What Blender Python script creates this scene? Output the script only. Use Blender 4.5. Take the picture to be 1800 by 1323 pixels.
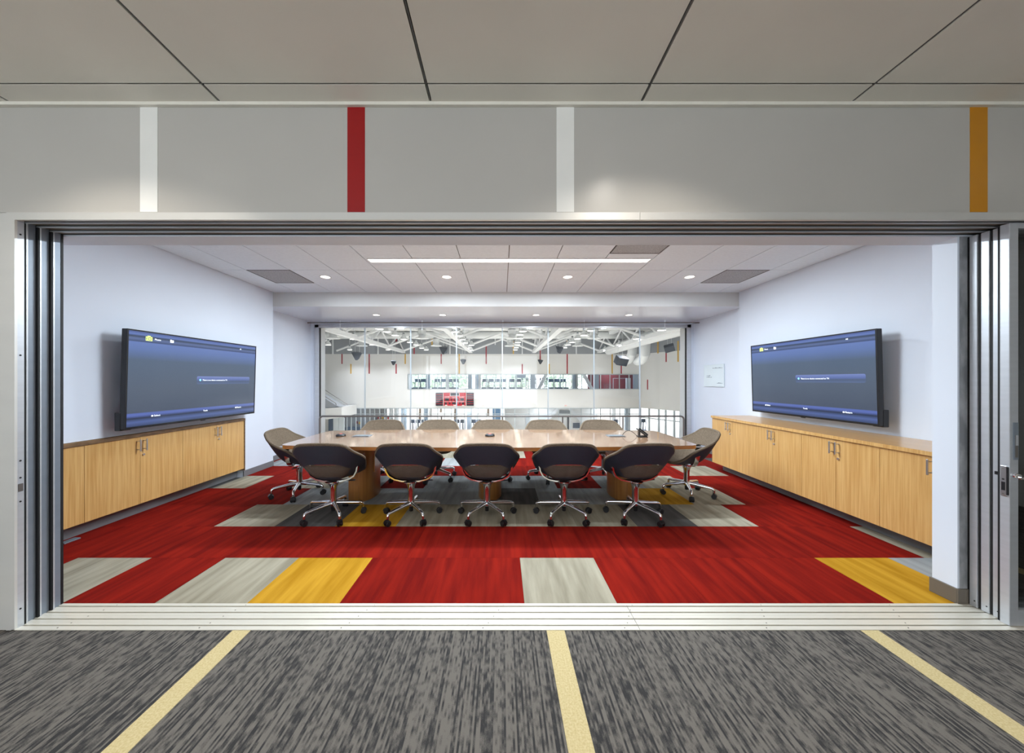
import bpy, bmesh, math, random
from mathutils import Vector, Matrix
random.seed(7)
PI = math.pi
scene = bpy.context.scene
for o in list(bpy.data.objects): bpy.data.objects.remove(o)
C = scene.collection

# ------------------------------------------------------------------ camera
F, HX, HY, HCAM = 600.0, 882.0, 669.0, 1.45      # focal length in px, vanishing point, eye height
cam_d = bpy.data.cameras.new('camera'); cam = bpy.data.objects.new('camera', cam_d); C.objects.link(cam)
cam.location = (0, 0, HCAM); cam.rotation_euler = (PI/2, 0, 0)
cam_d.sensor_width = 36; cam_d.lens = 36*F/1800
cam_d.shift_x = (900-HX)/1800; cam_d.shift_y = (HY-661.5)/1800
cam_d.clip_start = 0.05; cam_d.clip_end = 300
scene.camera = cam
# ------------------------------------------------------------------ world, exposure
w = bpy.data.worlds.new('world'); scene.world = w; w.use_nodes = True
w.node_tree.nodes['Background'].inputs[0].default_value = (0.88, 0.95, 1.0, 1)
w.node_tree.nodes['Background'].inputs[1].default_value = 4.0
vs = scene.view_settings
vs.view_transform = 'Standard'; vs.look = 'None'; vs.gamma = 1; vs.use_curve_mapping = False
vs.exposure = 0.18

def lin(v):
    v /= 255.0
    return v/12.92 if v <= 0.04045 else ((v+0.055)/1.055)**2.4
def col(r, g, b): return (lin(r), lin(g), lin(b), 1)
def area(name, loc, size, energy, color=(1, 1, 1), rot=(0, 0, 0), shape='DISK', sy=None, spread=PI, parent=None):
    d = bpy.data.lights.new(name, 'AREA'); d.shape = shape; d.size = size; d.energy = energy; d.color = color; d.spread = spread
    if sy: d.size_y = sy
    o = bpy.data.objects.new(name, d); o.location = loc; o.rotation_euler = rot; C.objects.link(o)
    if parent: o.parent = parent
    return o
ROOM_W, ALC_W, LIN_W, COR_W, GYM_W = 16, 16, 228, 50, 68
WARM, COOL = (1.0, 0.93, 0.84), (0.90, 0.96, 1.0)

# ------------------------------------------------------------------ materials
M = {}
def mat(name, rgb, rough=0.5, metal=0.0, var=0.0, vscale=(3, 3, 3), rgb2=None, coat=0.0, coat_rough=0.1, emit=None, estr=0.0,
        bump=0.0, bscale=None, spec=0.5, rnd=False, ramp=(0.35, 0.65), detail=3.0):
    m = bpy.data.materials.new(name); m.use_nodes = True; nt = m.node_tree; N = nt.nodes; L = nt.links
    b = N['Principled BSDF']; b.inputs['Roughness'].default_value = rough; b.inputs['Metallic'].default_value = metal
    b.inputs['Specular IOR Level'].default_value = spec
    b.inputs['Coat Weight'].default_value = coat; b.inputs['Coat Roughness'].default_value = coat_rough
    base = col(*rgb); b.inputs['Base Color'].default_value = base
    tc = N.new('ShaderNodeTexCoord'); mp = N.new('ShaderNodeMapping'); mp.inputs['Scale'].default_value = vscale
    L.new(tc.outputs['Object'], mp.inputs[0])
    src = mp.outputs[0]
    if rnd:
        oi = N.new('ShaderNodeObjectInfo'); vm = N.new('ShaderNodeVectorMath'); vm.operation = 'SCALE'; vm.inputs['Scale'].default_value = 37.0
        cb = N.new('ShaderNodeCombineXYZ')
        for i in range(3): L.new(oi.outputs['Random'], cb.inputs[i])
        L.new(cb.outputs[0], vm.inputs[0]); va = N.new('ShaderNodeVectorMath'); va.operation = 'ADD'
        L.new(src, va.inputs[0]); L.new(vm.outputs[0], va.inputs[1]); src = va.outputs[0]
    if var > 0 or rgb2:
        nz = N.new('ShaderNodeTexNoise'); nz.inputs['Scale'].default_value = 1.0; nz.inputs['Detail'].default_value = detail
        L.new(src, nz.inputs['Vector'])
        cr = N.new('ShaderNodeValToRGB'); cr.color_ramp.elements[0].position = ramp[0]; cr.color_ramp.elements[1].position = ramp[1]
        if rgb2: c0, c1 = base, col(*rgb2)
        else: c0 = tuple(max(0, x*(1-var)) for x in base[:3])+(1,); c1 = tuple(min(1, x*(1+var)) for x in base[:3])+(1,)
        cr.color_ramp.elements[0].color = c0; cr.color_ramp.elements[1].color = c1
        L.new(nz.outputs['Fac'], cr.inputs[0]); L.new(cr.outputs[0], b.inputs['Base Color'])
    if bump > 0:
        n2 = N.new('ShaderNodeTexNoise'); n2.inputs['Scale'].default_value = 1.0; n2.inputs['Detail'].default_value = 2
        mp2 = N.new('ShaderNodeMapping'); mp2.inputs['Scale'].default_value = bscale or (200, 200, 200)
        L.new(tc.outputs['Object'], mp2.inputs[0]); L.new(mp2.outputs[0], n2.inputs['Vector'])
        bp = N.new('ShaderNodeBump'); bp.inputs['Strength'].default_value = bump; bp.inputs['Distance'].default_value = 0.002
        L.new(n2.outputs['Fac'], bp.inputs['Height']); L.new(bp.outputs[0], b.inputs['Normal'])
    if emit:
        b.inputs['Emission Color'].default_value = col(*emit); b.inputs['Emission Strength'].default_value = estr
    M[name] = m; return m
def glassmat(name, tint=(1, 1, 1), refl=0.06, rough=0.0):
    m = bpy.data.materials.new(name); m.use_nodes = True; nt = m.node_tree; N = nt.nodes; L = nt.links
    N.remove(N['Principled BSDF'])
    tr = N.new('ShaderNodeBsdfTransparent'); tr.inputs[0].default_value = (*tint, 1)
    gl = N.new('ShaderNodeBsdfGlossy'); gl.inputs['Roughness'].default_value = rough
    lw = N.new('ShaderNodeLayerWeight'); lw.inputs['Blend'].default_value = 0.12
    ma = N.new('ShaderNodeMath'); ma.operation = 'MULTIPLY_ADD'; ma.inputs[1].default_value = 0.6; ma.inputs[2].default_value = refl*0.5
    mx = N.new('ShaderNodeMixShader'); L.new(lw.outputs['Fresnel'], ma.inputs[0]); L.new(ma.outputs[0], mx.inputs[0])
    L.new(tr.outputs[0], mx.inputs[1]); L.new(gl.outputs[0], mx.inputs[2]); L.new(mx.outputs[0], N['Material Output'].inputs[0])
    M[name] = m; return m

mat('wall_white', (216, 222, 232), 0.55, var=0.02, vscale=(1, 1, 1))
mat('soffit_white', (216, 223, 234), 0.22, var=0.015, vscale=(1, 1, 1))
mat('ceil_tile', (226, 235, 242), 0.8, var=0.02, vscale=(30, 30, 30), rnd=True)
mat('soffit_face', (196, 194, 192), 0.6, var=0.02)
mat('ceil_grid', (92, 90, 88), 0.6, var=0.05)
mat('corr_ceil', (230, 224, 212), 0.7, var=0.02, vscale=(2, 2, 2), rnd=True)
mat('corr_dark', (52, 50, 47), 0.8, var=0.1)
mat('front_wall', (186, 182, 175), 0.30, var=0.02, vscale=(1.5, 1.5, 1.5))
mat('stripe_white', (236, 234, 228), 0.4, var=0.02)
mat('stripe_red', (152, 6, 11), 0.4, var=0.05)
mat('stripe_yellow', (198, 132, 18), 0.4, var=0.05)
mat('alu', (196, 199, 204), 0.36, 0.45, var=0.03, vscale=(4, 4, 40))
mat('alu_light', (214, 212, 207), 0.42, 0.35, var=0.02, vscale=(1, 8, 8))
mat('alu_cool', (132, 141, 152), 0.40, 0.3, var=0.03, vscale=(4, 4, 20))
mat('track_brown', (120, 115, 106), 0.5, 0.2, var=0.05)
mat('black_gap', (12, 12, 16), 0.6, var=0.1)
mat('sill', (208, 203, 190), 0.33, 0.15, var=0.02, vscale=(0.6, 20, 5))
mat('base_rubber', (112, 112, 114), 0.45, var=0.05)
mat('base_brown', (104, 96, 86), 0.45, var=0.05)
mat('wood', (186, 138, 76), 0.32, rgb2=(216, 174, 112), vscale=(70, 70, 2.2), coat=0.25, coat_rough=0.12, rnd=True, ramp=(0.25, 0.75), detail=6)
mat('wood_top', (188, 138, 76), 0.30, rgb2=(206, 158, 94), vscale=(40, 1.4, 40), coat=0.35, coat_rough=0.10, ramp=(0.25, 0.75), detail=6)
mat('table_wood', (138, 106, 80), 0.20, rgb2=(156, 122, 95), vscale=(1.2, 34, 34), coat=0.9, coat_rough=0.07, ramp=(0.25, 0.75), detail=5)
mat('table_edge', (150, 88, 34), 0.3, rgb2=(186, 120, 52), vscale=(5, 5, 90), coat=0.3, ramp=(0.3, 0.7))
mat('pedestal', (136, 88, 42), 0.3, rgb2=(168, 114, 58), vscale=(30, 30, 1.5), coat=0.4, coat_rough=0.12, ramp=(0.25, 0.75), detail=5)
mat('edge_dark', (96, 72, 50), 0.4, rgb2=(130, 100, 70), vscale=(60, 12, 60))
mat('handle', (205, 205, 208), 0.28, 0.9, var=0.03)
mat('chrome', (225, 226, 230), 0.10, 1.0, var=0.02)
mat('plastic_black', (22, 22, 25), 0.4, var=0.1)
mat('tv_black', (20, 20, 24), 0.35, var=0.1)
mat('fabric', (88, 75, 62), 0.85, rgb2=(110, 96, 80), vscale=(60, 160, 260), bump=0.3, bscale=(300, 300, 300), ramp=(0.4, 0.6), spec=0.2)
mat('shell_dark', (40, 44, 56), 0.55, var=0.12, vscale=(200, 200, 200), spec=0.4)
mat('rail_metal', (128, 124, 120), 0.35, 0.7, var=0.05)
mat('lamp_lens', (255, 250, 240), 0.4, emit=(255, 248, 236), estr=5.0)
mat('linear_lens', (255, 252, 246), 0.4, emit=(255, 249, 240), estr=4.0)
mat('trim_white', (230, 230, 230), 0.5, var=0.02)
mat('vent', (176, 176, 178), 0.6, rgb2=(146, 146, 148), vscale=(90, 90, 90), ramp=(0.45, 0.55))
mat('sign', (214, 224, 228), 0.12, var=0.01)
mat('ink', (110, 122, 130), 0.6, var=0.1)
mat('puck_light', (230, 110, 100), 0.4, var=0.05)
mat('plate_grey', (150, 160, 168), 0.25, 0.6, var=0.05)
mat('dark_glass', (120, 121, 124), 0.10, rgb2=(168, 168, 170), vscale=(9, 9, 5), ramp=(0.42, 0.7), detail=8)  # mottled greys put corridor reflections into the glass colour
mat('gym_white', (226, 228, 228), 0.6, var=0.015, vscale=(0.5, 0.5, 0.5))
mat('gym_grey', (150, 156, 162), 0.7, var=0.03, vscale=(1, 1, 1))
mat('gym_steel', (228, 232, 236), 0.45, var=0.02)
mat('gym_duct', (222, 227, 230), 0.4, var=0.02)
mat('gym_floor', (226, 218, 204), 0.35, rgb2=(236, 228, 214), vscale=(20, 0.6, 1))
mat('gym_red', (160, 36, 50), 0.5, var=0.04)
mat('gym_yellow', (212, 168, 60), 0.5, var=0.04)
mat('red_room', (126, 40, 52), 0.6, var=0.05)
mat('speaker', (62, 70, 80), 0.6, var=0.08)
mat('mullion', (190, 200, 206), 0.4, 0.4, var=0.03)
mat('equip', (66, 86, 108), 0.5, var=0.1)
mat('equip_blue', (72, 104, 150), 0.5, var=0.1)
mat('col_blue', (170, 186, 200), 0.6, var=0.03)
mat('board_red', (186, 28, 46), 0.5, var=0.05)
mat('board_dark', (42, 44, 54), 0.4, var=0.05)
mat('board_white', (236, 232, 228), 0.5, var=0.02)
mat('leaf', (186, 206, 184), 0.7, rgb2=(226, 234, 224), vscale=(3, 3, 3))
mat('bark', (110, 96, 84), 0.8, var=0.1)
mat('ext_ground', (206, 200, 190), 0.8, var=0.05)
mat('blue_panel', (120, 158, 196), 0.5, var=0.05)
mat('pale_door', (206, 216, 222), 0.5, var=0.02)
mat('exit_red', (214, 60, 70), 0.5, emit=(214, 60, 70), estr=0.5)
glassmat('glass', (0.98, 0.985, 0.995), 0.05)
glassmat('glass_dark', (0.84, 0.87, 0.88), 0.14)
mat('ui_white', (235, 240, 250), 0.4, emit=(235, 240, 250), estr=0.8)
mat('ui_lime', (204, 220, 120), 0.4, emit=(204, 220, 120), estr=0.7)
mat('ui_cyan', (130, 210, 250), 0.4, emit=(130, 210, 250), estr=0.8)

M['table_wood'].node_tree.nodes['Principled BSDF'].inputs['Coat IOR'].default_value = 1.9
# carpet tiles: streaks along Y, tuft relief
def carpet(name, a, b):
    m = mat(name, a, 0.95, rgb2=b, vscale=(16, 1.5, 1), rnd=True, bump=0.5, bscale=(260, 260, 260), ramp=(0.32, 0.66), detail=5, spec=0.1)
    return m
carpet('carpet_red', (98, 8, 4), (130, 22, 9))
carpet('carpet_light', (132, 125, 108), (162, 155, 137))
carpet('carpet_grey', (132, 135, 136), (156, 159, 159))
carpet('carpet_yellow', (160, 114, 20), (188, 142, 42))
carpet('carpet_dark', (72, 71, 70), (92, 90, 88))
def corridor_carpet():
    m = mat('corr_carpet', (80, 78, 76), 0.95, bump=0.6, bscale=(220, 220, 220), spec=0.1); nt = m.node_tree; N = nt.nodes; L = nt.links
    tc = N.new('ShaderNodeTexCoord'); sp = N.new('ShaderNodeSeparateXYZ'); L.new(tc.outputs['Object'], sp.inputs[0])
    def math_(op, a, b=None, c=None):
        n = N.new('ShaderNodeMath'); n.operation = op
        for k, v in enumerate((a, b, c)):
            if v is None: continue
            if isinstance(v, (int, float)): n.inputs[k].default_value = v
            else: L.new(v, n.inputs[k])
        return n.outputs[0]
    def threads(nx, fy, det):          # independent dashes on every thread column
        cx_ = math_('FLOOR', math_('MULTIPLY', sp.outputs['X'], nx)); cb = N.new('ShaderNodeCombineXYZ')
        L.new(math_('MULTIPLY', cx_, 13.37), cb.inputs[0]); L.new(math_('MULTIPLY', sp.outputs['Y'], fy), cb.inputs[1])
        nz = N.new('ShaderNodeTexNoise'); nz.inputs['Scale'].default_value = 1; nz.inputs['Detail'].default_value = det; L.new(cb.outputs[0], nz.inputs['Vector'])
        return nz.outputs['Fac']
    nz = N.new('ShaderNodeTexNoise'); nz.inputs['Scale'].default_value = 260; L.new(tc.outputs['Object'], nz.inputs['Vector'])
    nl = N.new('ShaderNodeTexNoise'); nl.inputs['Scale'].default_value = 7; L.new(tc.outputs['Object'], nl.inputs['Vector'])
    t1 = threads(112, 20, 1.0); t2 = threads(56, 6, 1.5); t3 = threads(112, 0.5, 0)
    v = math_('MULTIPLY_ADD', t2, 0.35, math_('MULTIPLY_ADD', t3, 0.75, math_('MULTIPLY', t1, 0.85))); v = math_('MULTIPLY_ADD', nz.outputs['Fac'], 0.30, v); v = math_('MULTIPLY_ADD', nl.outputs['Fac'], 0.12, v)
    cr = N.new('ShaderNodeValToRGB'); e = cr.color_ramp.elements
    mr = N.new('ShaderNodeMapRange'); mr.inputs['From Min'].default_value = 0.95; mr.inputs['From Max'].default_value = 1.37; L.new(v, mr.inputs[0])
    e[0].position = 0.15; e[0].color = col(54, 53, 53); e[1].position = 0.80; e[1].color = col(106, 101, 95); k = e.new(0.45); k.color = col(79, 76, 73)
    L.new(mr.outputs[0], cr.inputs[0]); L.new(cr.outputs[0], N['Principled BSDF'].inputs['Base Color'])
corridor_carpet()
mat('corr_stripe', (182, 164, 118), 0.95, rgb2=(198, 182, 140), vscale=(120, 120, 1), bump=0.5, bscale=(220, 220, 220), spec=0.1)
def mesh_weave():
    m = bpy.data.materials.new('mesh_weave'); m.use_nodes = True; nt = m.node_tree; N = nt.nodes; L = nt.links
    b = N['Principled BSDF']; b.inputs['Roughness'].default_value = 0.7
    tr = N.new('ShaderNodeBsdfTransparent'); mx = N.new('ShaderNodeMixShader')
    tc = N.new('ShaderNodeTexCoord'); wv = N.new('ShaderNodeTexWave'); wv.bands_direction = 'Z'; wv.inputs['Scale'].default_value = 42
    wv.inputs['Distortion'].default_value = 0.6
    L.new(tc.outputs['Object'], wv.inputs['Vector'])
    mr = N.new('ShaderNodeMapRange'); mr.inputs['To Min'].default_value = 0.10; mr.inputs['To Max'].default_value = 0.40
    cr = N.new('ShaderNodeValToRGB'); cr.color_ramp.elements[0].color = col(52, 52, 58); cr.color_ramp.elements[1].color = col(132, 116, 98)
    L.new(wv.outputs['Fac'], cr.inputs[0]); L.new(cr.outputs[0], b.inputs['Base Color'])
    L.new(wv.outputs['Fac'], mr.inputs[0]); L.new(mr.outputs[0], mx.inputs[0])
    L.new(b.outputs[0], mx.inputs[1]); L.new(tr.outputs[0], mx.inputs[2]); L.new(mx.outputs[0], N['Material Output'].inputs[0])
    M['mesh_weave'] = m
mesh_weave()
def screen_mat(name, stops, k):
    m = bpy.data.materials.new(name); m.use_nodes = True; nt = m.node_tree; N = nt.nodes; L = nt.links
    b = N['Principled BSDF']; b.inputs['Base Color'].default_value = (0.012, 0.013, 0.016, 1); b.inputs['Roughness'].default_value = 0.10
    tc = N.new('ShaderNodeTexCoord'); sp = N.new('ShaderNodeSeparateXYZ'); cr = N.new('ShaderNodeValToRGB')
    L.new(tc.outputs['Generated'], sp.inputs[0]); L.new(sp.outputs['Z'], cr.inputs[0])
    el = cr.color_ramp.elements
    el[0].position = stops[0][0]; el[0].color = col(*stops[0][1]); el[1].position = stops[-1][0]; el[1].color = col(*stops[-1][1])
    for p, c in stops[1:-1]:
        e = el.new(p); e.color = col(*c)
    L.new(cr.outputs[0], b.inputs['Emission Color']); b.inputs['Emission Strength'].default_value = k
    M[name] = m
screen_mat('screen', [(0.0, (52, 66, 100)), (0.045, (78, 96, 150)), (0.085, (36, 46, 66)), (0.115, (86, 104, 172)), (0.135, (86, 104, 172)), (0.142, (70, 80, 98)),
                      (0.40, (80, 92, 110)), (0.70, (82, 98, 120)), (0.82, (94, 116, 168)), (0.89, (100, 122, 178)), (0.895, (60, 74, 110)),
                      (0.925, (92, 108, 150)), (0.95, (52, 64, 84)), (0.97, (100, 122, 182)), (1.0, (76, 90, 140))], 0.95)
screen_mat('msg_bar', [(0.0, (98, 116, 156)), (0.35, (86, 102, 134)), (0.6, (104, 122, 182)), (1.0, (132, 150, 210))], 0.75)

# ------------------------------------------------------------------ geometry helpers
class MB:
    def __init__(s): s.v = []; s.f = []
    def add(s, vs, fs):
        n = len(s.v); s.v += [tuple(p) for p in vs]; s.f += [tuple(i+n for i in f) for f in fs]; return s
    def box(s, x0, x1, y0, y1, z0, z1):
        return s.add([(x0, y0, z0), (x1, y0, z0), (x1, y1, z0), (x0, y1, z0), (x0, y0, z1), (x1, y0, z1), (x1, y1, z1), (x0, y1, z1)],
                     [(3, 2, 1, 0), (4, 5, 6, 7), (0, 1, 5, 4), (1, 2, 6, 5), (2, 3, 7, 6), (3, 0, 4, 7)])
    def bbox(s, x0, x1, y0, y1, z0, z1, b=0.004):   # box with chamfered edges
        bm = bmesh.new(); bmesh.ops.create_cube(bm, size=1)
        for v in bm.verts: v.co = Vector(((x0+x1)/2+v.co.x*(x1-x0), (y0+y1)/2+v.co.y*(y1-y0), (z0+z1)/2+v.co.z*(z1-z0)))
        bmesh.ops.bevel(bm, geom=list(bm.edges), offset=b, segments=2, affect='EDGES', profile=0.5)
        bm.verts.index_update(); s.add([v.co[:] for v in bm.verts], [[v.index for v in f.verts] for f in bm.faces]); bm.free(); return s
    def prism(s, poly, z0, z1):
        n = len(poly)
        return s.add([(x, y, z0) for x, y in poly]+[(x, y, z1) for x, y in poly],
                     [tuple(range(n-1, -1, -1)), tuple(range(n, 2*n))]+[(i, (i+1) % n, n+(i+1) % n, n+i) for i in range(n)])
    def tube(s, pts, r, n=10, caps=True):
        pts = [Vector(p) for p in pts]; rs = r if isinstance(r, (list, tuple)) else [r]*len(pts)
        vs = []; up = None
        for i, p in enumerate(pts):
            d = (pts[min(i+1, len(pts)-1)]-pts[max(i-1, 0)]).normalized()
            if up is None:
                up = Vector((0, 0, 1)) if abs(d.z) < 0.9 else Vector((0, 1, 0))
            a = d.cross(up).normalized(); up = a.cross(d).normalized()
            for k in range(n):
                t = 2*PI*k/n; vs.append(p+(a*math.cos(t)+up*math.sin(t))*rs[i])
        fs = [(i*n+k, i*n+(k+1) % n, (i+1)*n+(k+1) % n, (i+1)*n+k) for i in range(len(pts)-1) for k in range(n)]
        if caps: fs += [tuple(range(n-1, -1, -1)), tuple((len(pts)-1)*n+k for k in range(n))]
        return s.add(vs, fs)
    def lathe(s, prof, n=24, c=(0, 0, 0), sx=1.0, sy=1.0):
        vs = []
        for r, z in prof:
            for k in range(n):
                t = 2*PI*k/n; vs.append((c[0]+r*sx*math.cos(t), c[1]+r*sy*math.sin(t), c[2]+z))
        fs = [(i*n+k, i*n+(k+1) % n, (i+1)*n+(k+1) % n, (i+1)*n+k) for i in range(len(prof)-1) for k in range(n)]
        return s.add(vs, fs)
    def mesh(s, name, m, smooth=False):
        me = bpy.data.meshes.new(name); me.from_pydata(s.v, [], s.f); me.update()
        bm = bmesh.new(); bm.from_mesh(me); bmesh.ops.recalc_face_normals(bm, faces=bm.faces); bm.to_mesh(me); bm.free()
        me.materials.append(M[m] if isinstance(m, str) else m)
        if smooth:
            for p in me.polygons: p.use_smooth = True
            try: me.set_sharp_from_angle(angle=math.radians(40))
            except Exception: pass
        return me
    def build(s, name, m, parent=None, loc=None, smooth=False):
        o = bpy.data.objects.new(name, s.mesh(name, m, smooth)); C.objects.link(o)
        if loc: o.location = loc
        if parent: o.parent = parent
        return o
def inst(name, me, parent=None, loc=(0, 0, 0), rot=(0, 0, 0)):
    o = bpy.data.objects.new(name, me); C.objects.link(o); o.location = loc; o.rotation_euler = rot
    if parent: o.parent = parent
    return o
def tag(o, label, cat, group=None):
    o['label'] = label; o['category'] = cat
    if group: o['group'] = group
    return o
def thing(name, label, cat, loc=(0, 0, 0), rz=0, group=None):
    o = bpy.data.objects.new(name, None); C.objects.link(o); o.location = loc; o.rotation_euler = (0, 0, rz); o.empty_display_size = 0.1
    return tag(o, label, cat, group)
def struct(o, label=None):
    o['kind'] = 'structure'
    if label: o['label'] = label
    return o
def sempty(name, label, loc=(0, 0, 0)):
    o = bpy.data.objects.new(name, None); C.objects.link(o); o.location = loc; o.empty_display_size = 0.1
    return struct(o, label)
def box(name, m, b, parent=None, bev=0):
    mb = MB()
    mb.bbox(*b, bev) if bev else mb.box(*b)
    return mb.build(name, m, parent)
def copy_tree(o, parent=None):
    c = o.copy(); C.objects.link(c); c.parent = parent
    for ch in list(o.children): copy_tree(ch, c)
    return c
def text(name, body, size, m, parent, mtx, align='LEFT', depth=0.0008):
    cu = bpy.data.curves.new(name, 'FONT'); cu.body = body; cu.size = size; cu.align_x = align; cu.align_y = 'CENTER'; cu.extrude = depth; cu.resolution_u = 3
    t = bpy.data.objects.new(name, cu); C.objects.link(t); bpy.context.view_layer.update()
    me = bpy.data.meshes.new_from_object(t.evaluated_get(bpy.context.evaluated_depsgraph_get())); bpy.data.objects.remove(t); bpy.data.curves.remove(cu)
    me.name = name; me.materials.clear(); me.materials.append(M[m]); me.transform(mtx)
    o = bpy.data.objects.new(name, me); C.objects.link(o)
    if parent: o.parent = parent
    return o
def at(px, py, Y): return Vector(((px-HX)*Y/F, Y, HCAM+(HY-py)*Y/F))   # measured place of a photo point at distance Y
ORD = ['first', 'second', 'third', 'fourth', 'fifth', 'sixth', 'seventh', 'eighth', 'ninth', 'tenth', 'eleventh', 'twelfth', 'thirteenth', 'fourteenth',
       'fifteenth', 'sixteenth', 'seventeenth', 'eighteenth', 'nineteenth', 'twentieth']

# ------------------------------------------------------------------ main dimensions
YF, YB, YS = 1.989, 2.2155, 2.35        # opening: front face, last track, back of front wall
XL, XR = -2.831, 3.02                   # opening jambs
ZH = 2.386                              # opening head
WL, WR = -3.90, 4.045                   # conference room side walls
YC, ZC, ZS = 5.82, 2.956, 2.716         # end of ceiling, ceiling, lowered soffit
AL, AR, YG = -4.13, 4.15, 7.40          # window alcove
ZCC = 3.06                              # corridor ceiling

# ================================================================== STRUCTURE: corridor
fl = struct(box('floor', 'corr_carpet', (-6, 6, -4, 1.990, -0.1, 0)), 'grey streaked carpet of the corridor')
for x in (-1.51, 0.312, 2.135, -3.33, 3.957): box('carpet_stripe', 'corr_stripe', (x-0.052, x+0.052, -3.99, 1.982, -0.02, 0.002), fl)
ce = struct(box('ceiling', 'corr_dark', (-6, 6, -4, 1.989, 3.085, 3.2)), 'pale panelled corridor ceiling')
gx = [-1.628+1.2175*k for k in range(-4, 8)]; gx = [-6]+[x for x in gx if -6 < x < 6]+[6]
gy = [-4, -3.02, -1.802, -0.584, 0.634, 1.852, 1.972]
for j in range(len(gy)-1):
    for i in range(len(gx)-1):
        g = 0.008
        box('ceiling_panel', 'corr_ceil', (gx[i]+g, gx[i+1]-g, gy[j]+g*0.7, gy[j+1]-(g*0.7 if j < 5 else 0), ZCC, 3.085), ce)
for x in gx[1:-1]: box('ceiling_tee', 'ceil_grid', (x-0.003, x+0.003, -4, 1.972, ZCC+0.002, 3.085), ce)
for y in gy[1:-1]: box('ceiling_tee', 'ceil_grid', (-6, 6, y-0.002, y+0.002, ZCC+0.004, 3.085), ce)
box('edge_angle', 'corr_ceil', (-6, 6, 1.968, 1.988, 3.042, 3.085), ce)
wf = struct(box('wall_front', 'front_wall', (-6, 6, YF, YS, 2.43, 3.2)), 'pale grey wall above the wide opening with colour stripes')
for x, m in ((-2.055, 'stripe_white'), (-0.848, 'stripe_red'), (0.370, 'stripe_white'), (2.778, 'stripe_yellow')):
    box('colour_stripe', m, (x-0.051, x+0.051, YF-0.002, YF+0.01, 2.432, 3.042), wf)
box('metal_panel', 'alu_light', (-6, -2.880, YF-0.002, YF+0.02, 0, 2.427), wf)
box('front_pier', 'wall_white', (-6, -2.90, YF+0.02, YB, 0, 2.43), wf); box('front_pier', 'wall_white', (-6, -3.06, YB, YS, 0, 2.43), wf)
for n, x in (('wall_left', -6.1), ('wall_right', 6)): struct(box(n, 'front_wall', (x, x+0.1, -4, YF, 0, 3.2)), 'plain end wall of the corridor')
wb = struct(box('wall_back', 'front_wall', (-6, 6, -4.1, -4, 2.9, 3.2)), 'corridor wall with tall windows behind the viewer')
box('wall_base', 'front_wall', (-6, 2, -4.1, -4, 0, 0.25), wb); box('wall_solid', 'front_wall', (2, 6, -4.1, -4, 0, 2.9), wb)
w5 = sempty('window_5', 'tall corridor windows behind the viewer')
for k in range(5): box('mullion', 'alu', (-6+2*k-0.04, -6+2*k+0.04, -4.09, -4.01, 0.25, 2.9), w5)
for k in range(4): box('pane', 'glass', (-5.96+2*k, -4.04+2*k, -4.06, -4.04, 0.25, 2.9), w5)
# corridor downlights (grazing the front wall)
def downlight(x, y, z, r, label, power, spot=None, group=None, color=WARM):
    t = thing('recessed_downlight', label, 'downlight', (x, y, z), 0, group)
    MB().lathe([(r*1.0, -0.001), (r*1.22, -0.005), (r*1.28, 0.0), (r*1.0, 0.004)], 28).build('trim_ring', 'trim_white', t, smooth=True)
    MB().lathe([(0.0, 0.0), (r, 0.0)], 28).build('lens', 'lamp_lens', t)
    if spot:
        d = bpy.data.lights.new('downlight_beam', 'SPOT'); d.energy = power; d.spot_size = spot; d.spot_blend = 0.55; d.shadow_soft_size = r*0.8; d.color = color
        o = bpy.data.objects.new('downlight_beam', d); o.location = (0, 0, -0.012); C.objects.link(o); o.parent = t
    else: area('downlight_beam', (0, 0, -0.006), r*2, power, color, parent=t)
    return t
for i, x in enumerate((-2.2, 0.8, 3.8)):
    for j, y in enumerate((1.30, -1.2)):
        downlight(x, y, ZCC-0.001, 0.06, 'recessed corridor downlight, %s from the left, %s' % (ORD[i], ('by the opening', 'behind the viewer')[j]), COR_W*(1 if j == 0 else 2.2) * (1 if i < 2 else 0.4),
                  math.radians(125), 'corridor ceiling downlights')

# ================================================================== STRUCTURE: sliding wall frame
FIN = [2.034, 2.094, 2.156]
tr1 = sempty('trim_1', 'aluminium header track over the wide opening')
box('header_cover', 'alu_light', (-2.880, 0.802, YF-0.006, YF+0.012, ZH-0.001, 2.428), tr1); box('header_cover', 'alu_light', (0.804, 6, YF-0.006, YF+0.012, ZH-0.001, 2.428), tr1)
box('track_bed', 'black_gap', (-2.88, 6, YF+0.012, YB, 2.412, 2.43), tr1)
segs = [(YF+0.012, 2.021), (2.038, 2.084), (2.098, 2.146), (2.160, 2.203)]
for a, b in segs: box('track_plate', 'track_brown', (-2.88, 6, a, b, 2.398, 2.412), tr1)
for a, b in ((2.021, 2.0305), (2.084, 2.0905), (2.146, 2.1525), (2.203, YB-0.001)): box('track_groove', 'black_gap', (-2.88, 6, a, b, 2.396, 2.412), tr1)
for y in FIN: box('track_fin', 'alu', (XL-0.02, 6, y-0.003, y+0.003, ZH, 2.412), tr1)
box('head_soffit', 'wall_white', (-3.06, 3.2, YB, YS, ZH, 2.43), tr1)
tr2 = sempty('trim_2', 'aluminium channelled jamb at the left of the opening')
box('jamb_face', 'alu_light', (-2.880, XL, YF-0.006, YF+0.006, 0, ZH), tr2)
box('channel_back', 'black_gap', (-2.90, -2.872, YF+0.006, YB, 0, 2.41), tr2)
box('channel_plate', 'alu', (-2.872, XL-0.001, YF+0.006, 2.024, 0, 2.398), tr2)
for a, b in segs[1:]: box('channel_plate', 'alu_cool', (-2.872, -2.847, a, b, 0, 2.398), tr2)
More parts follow.
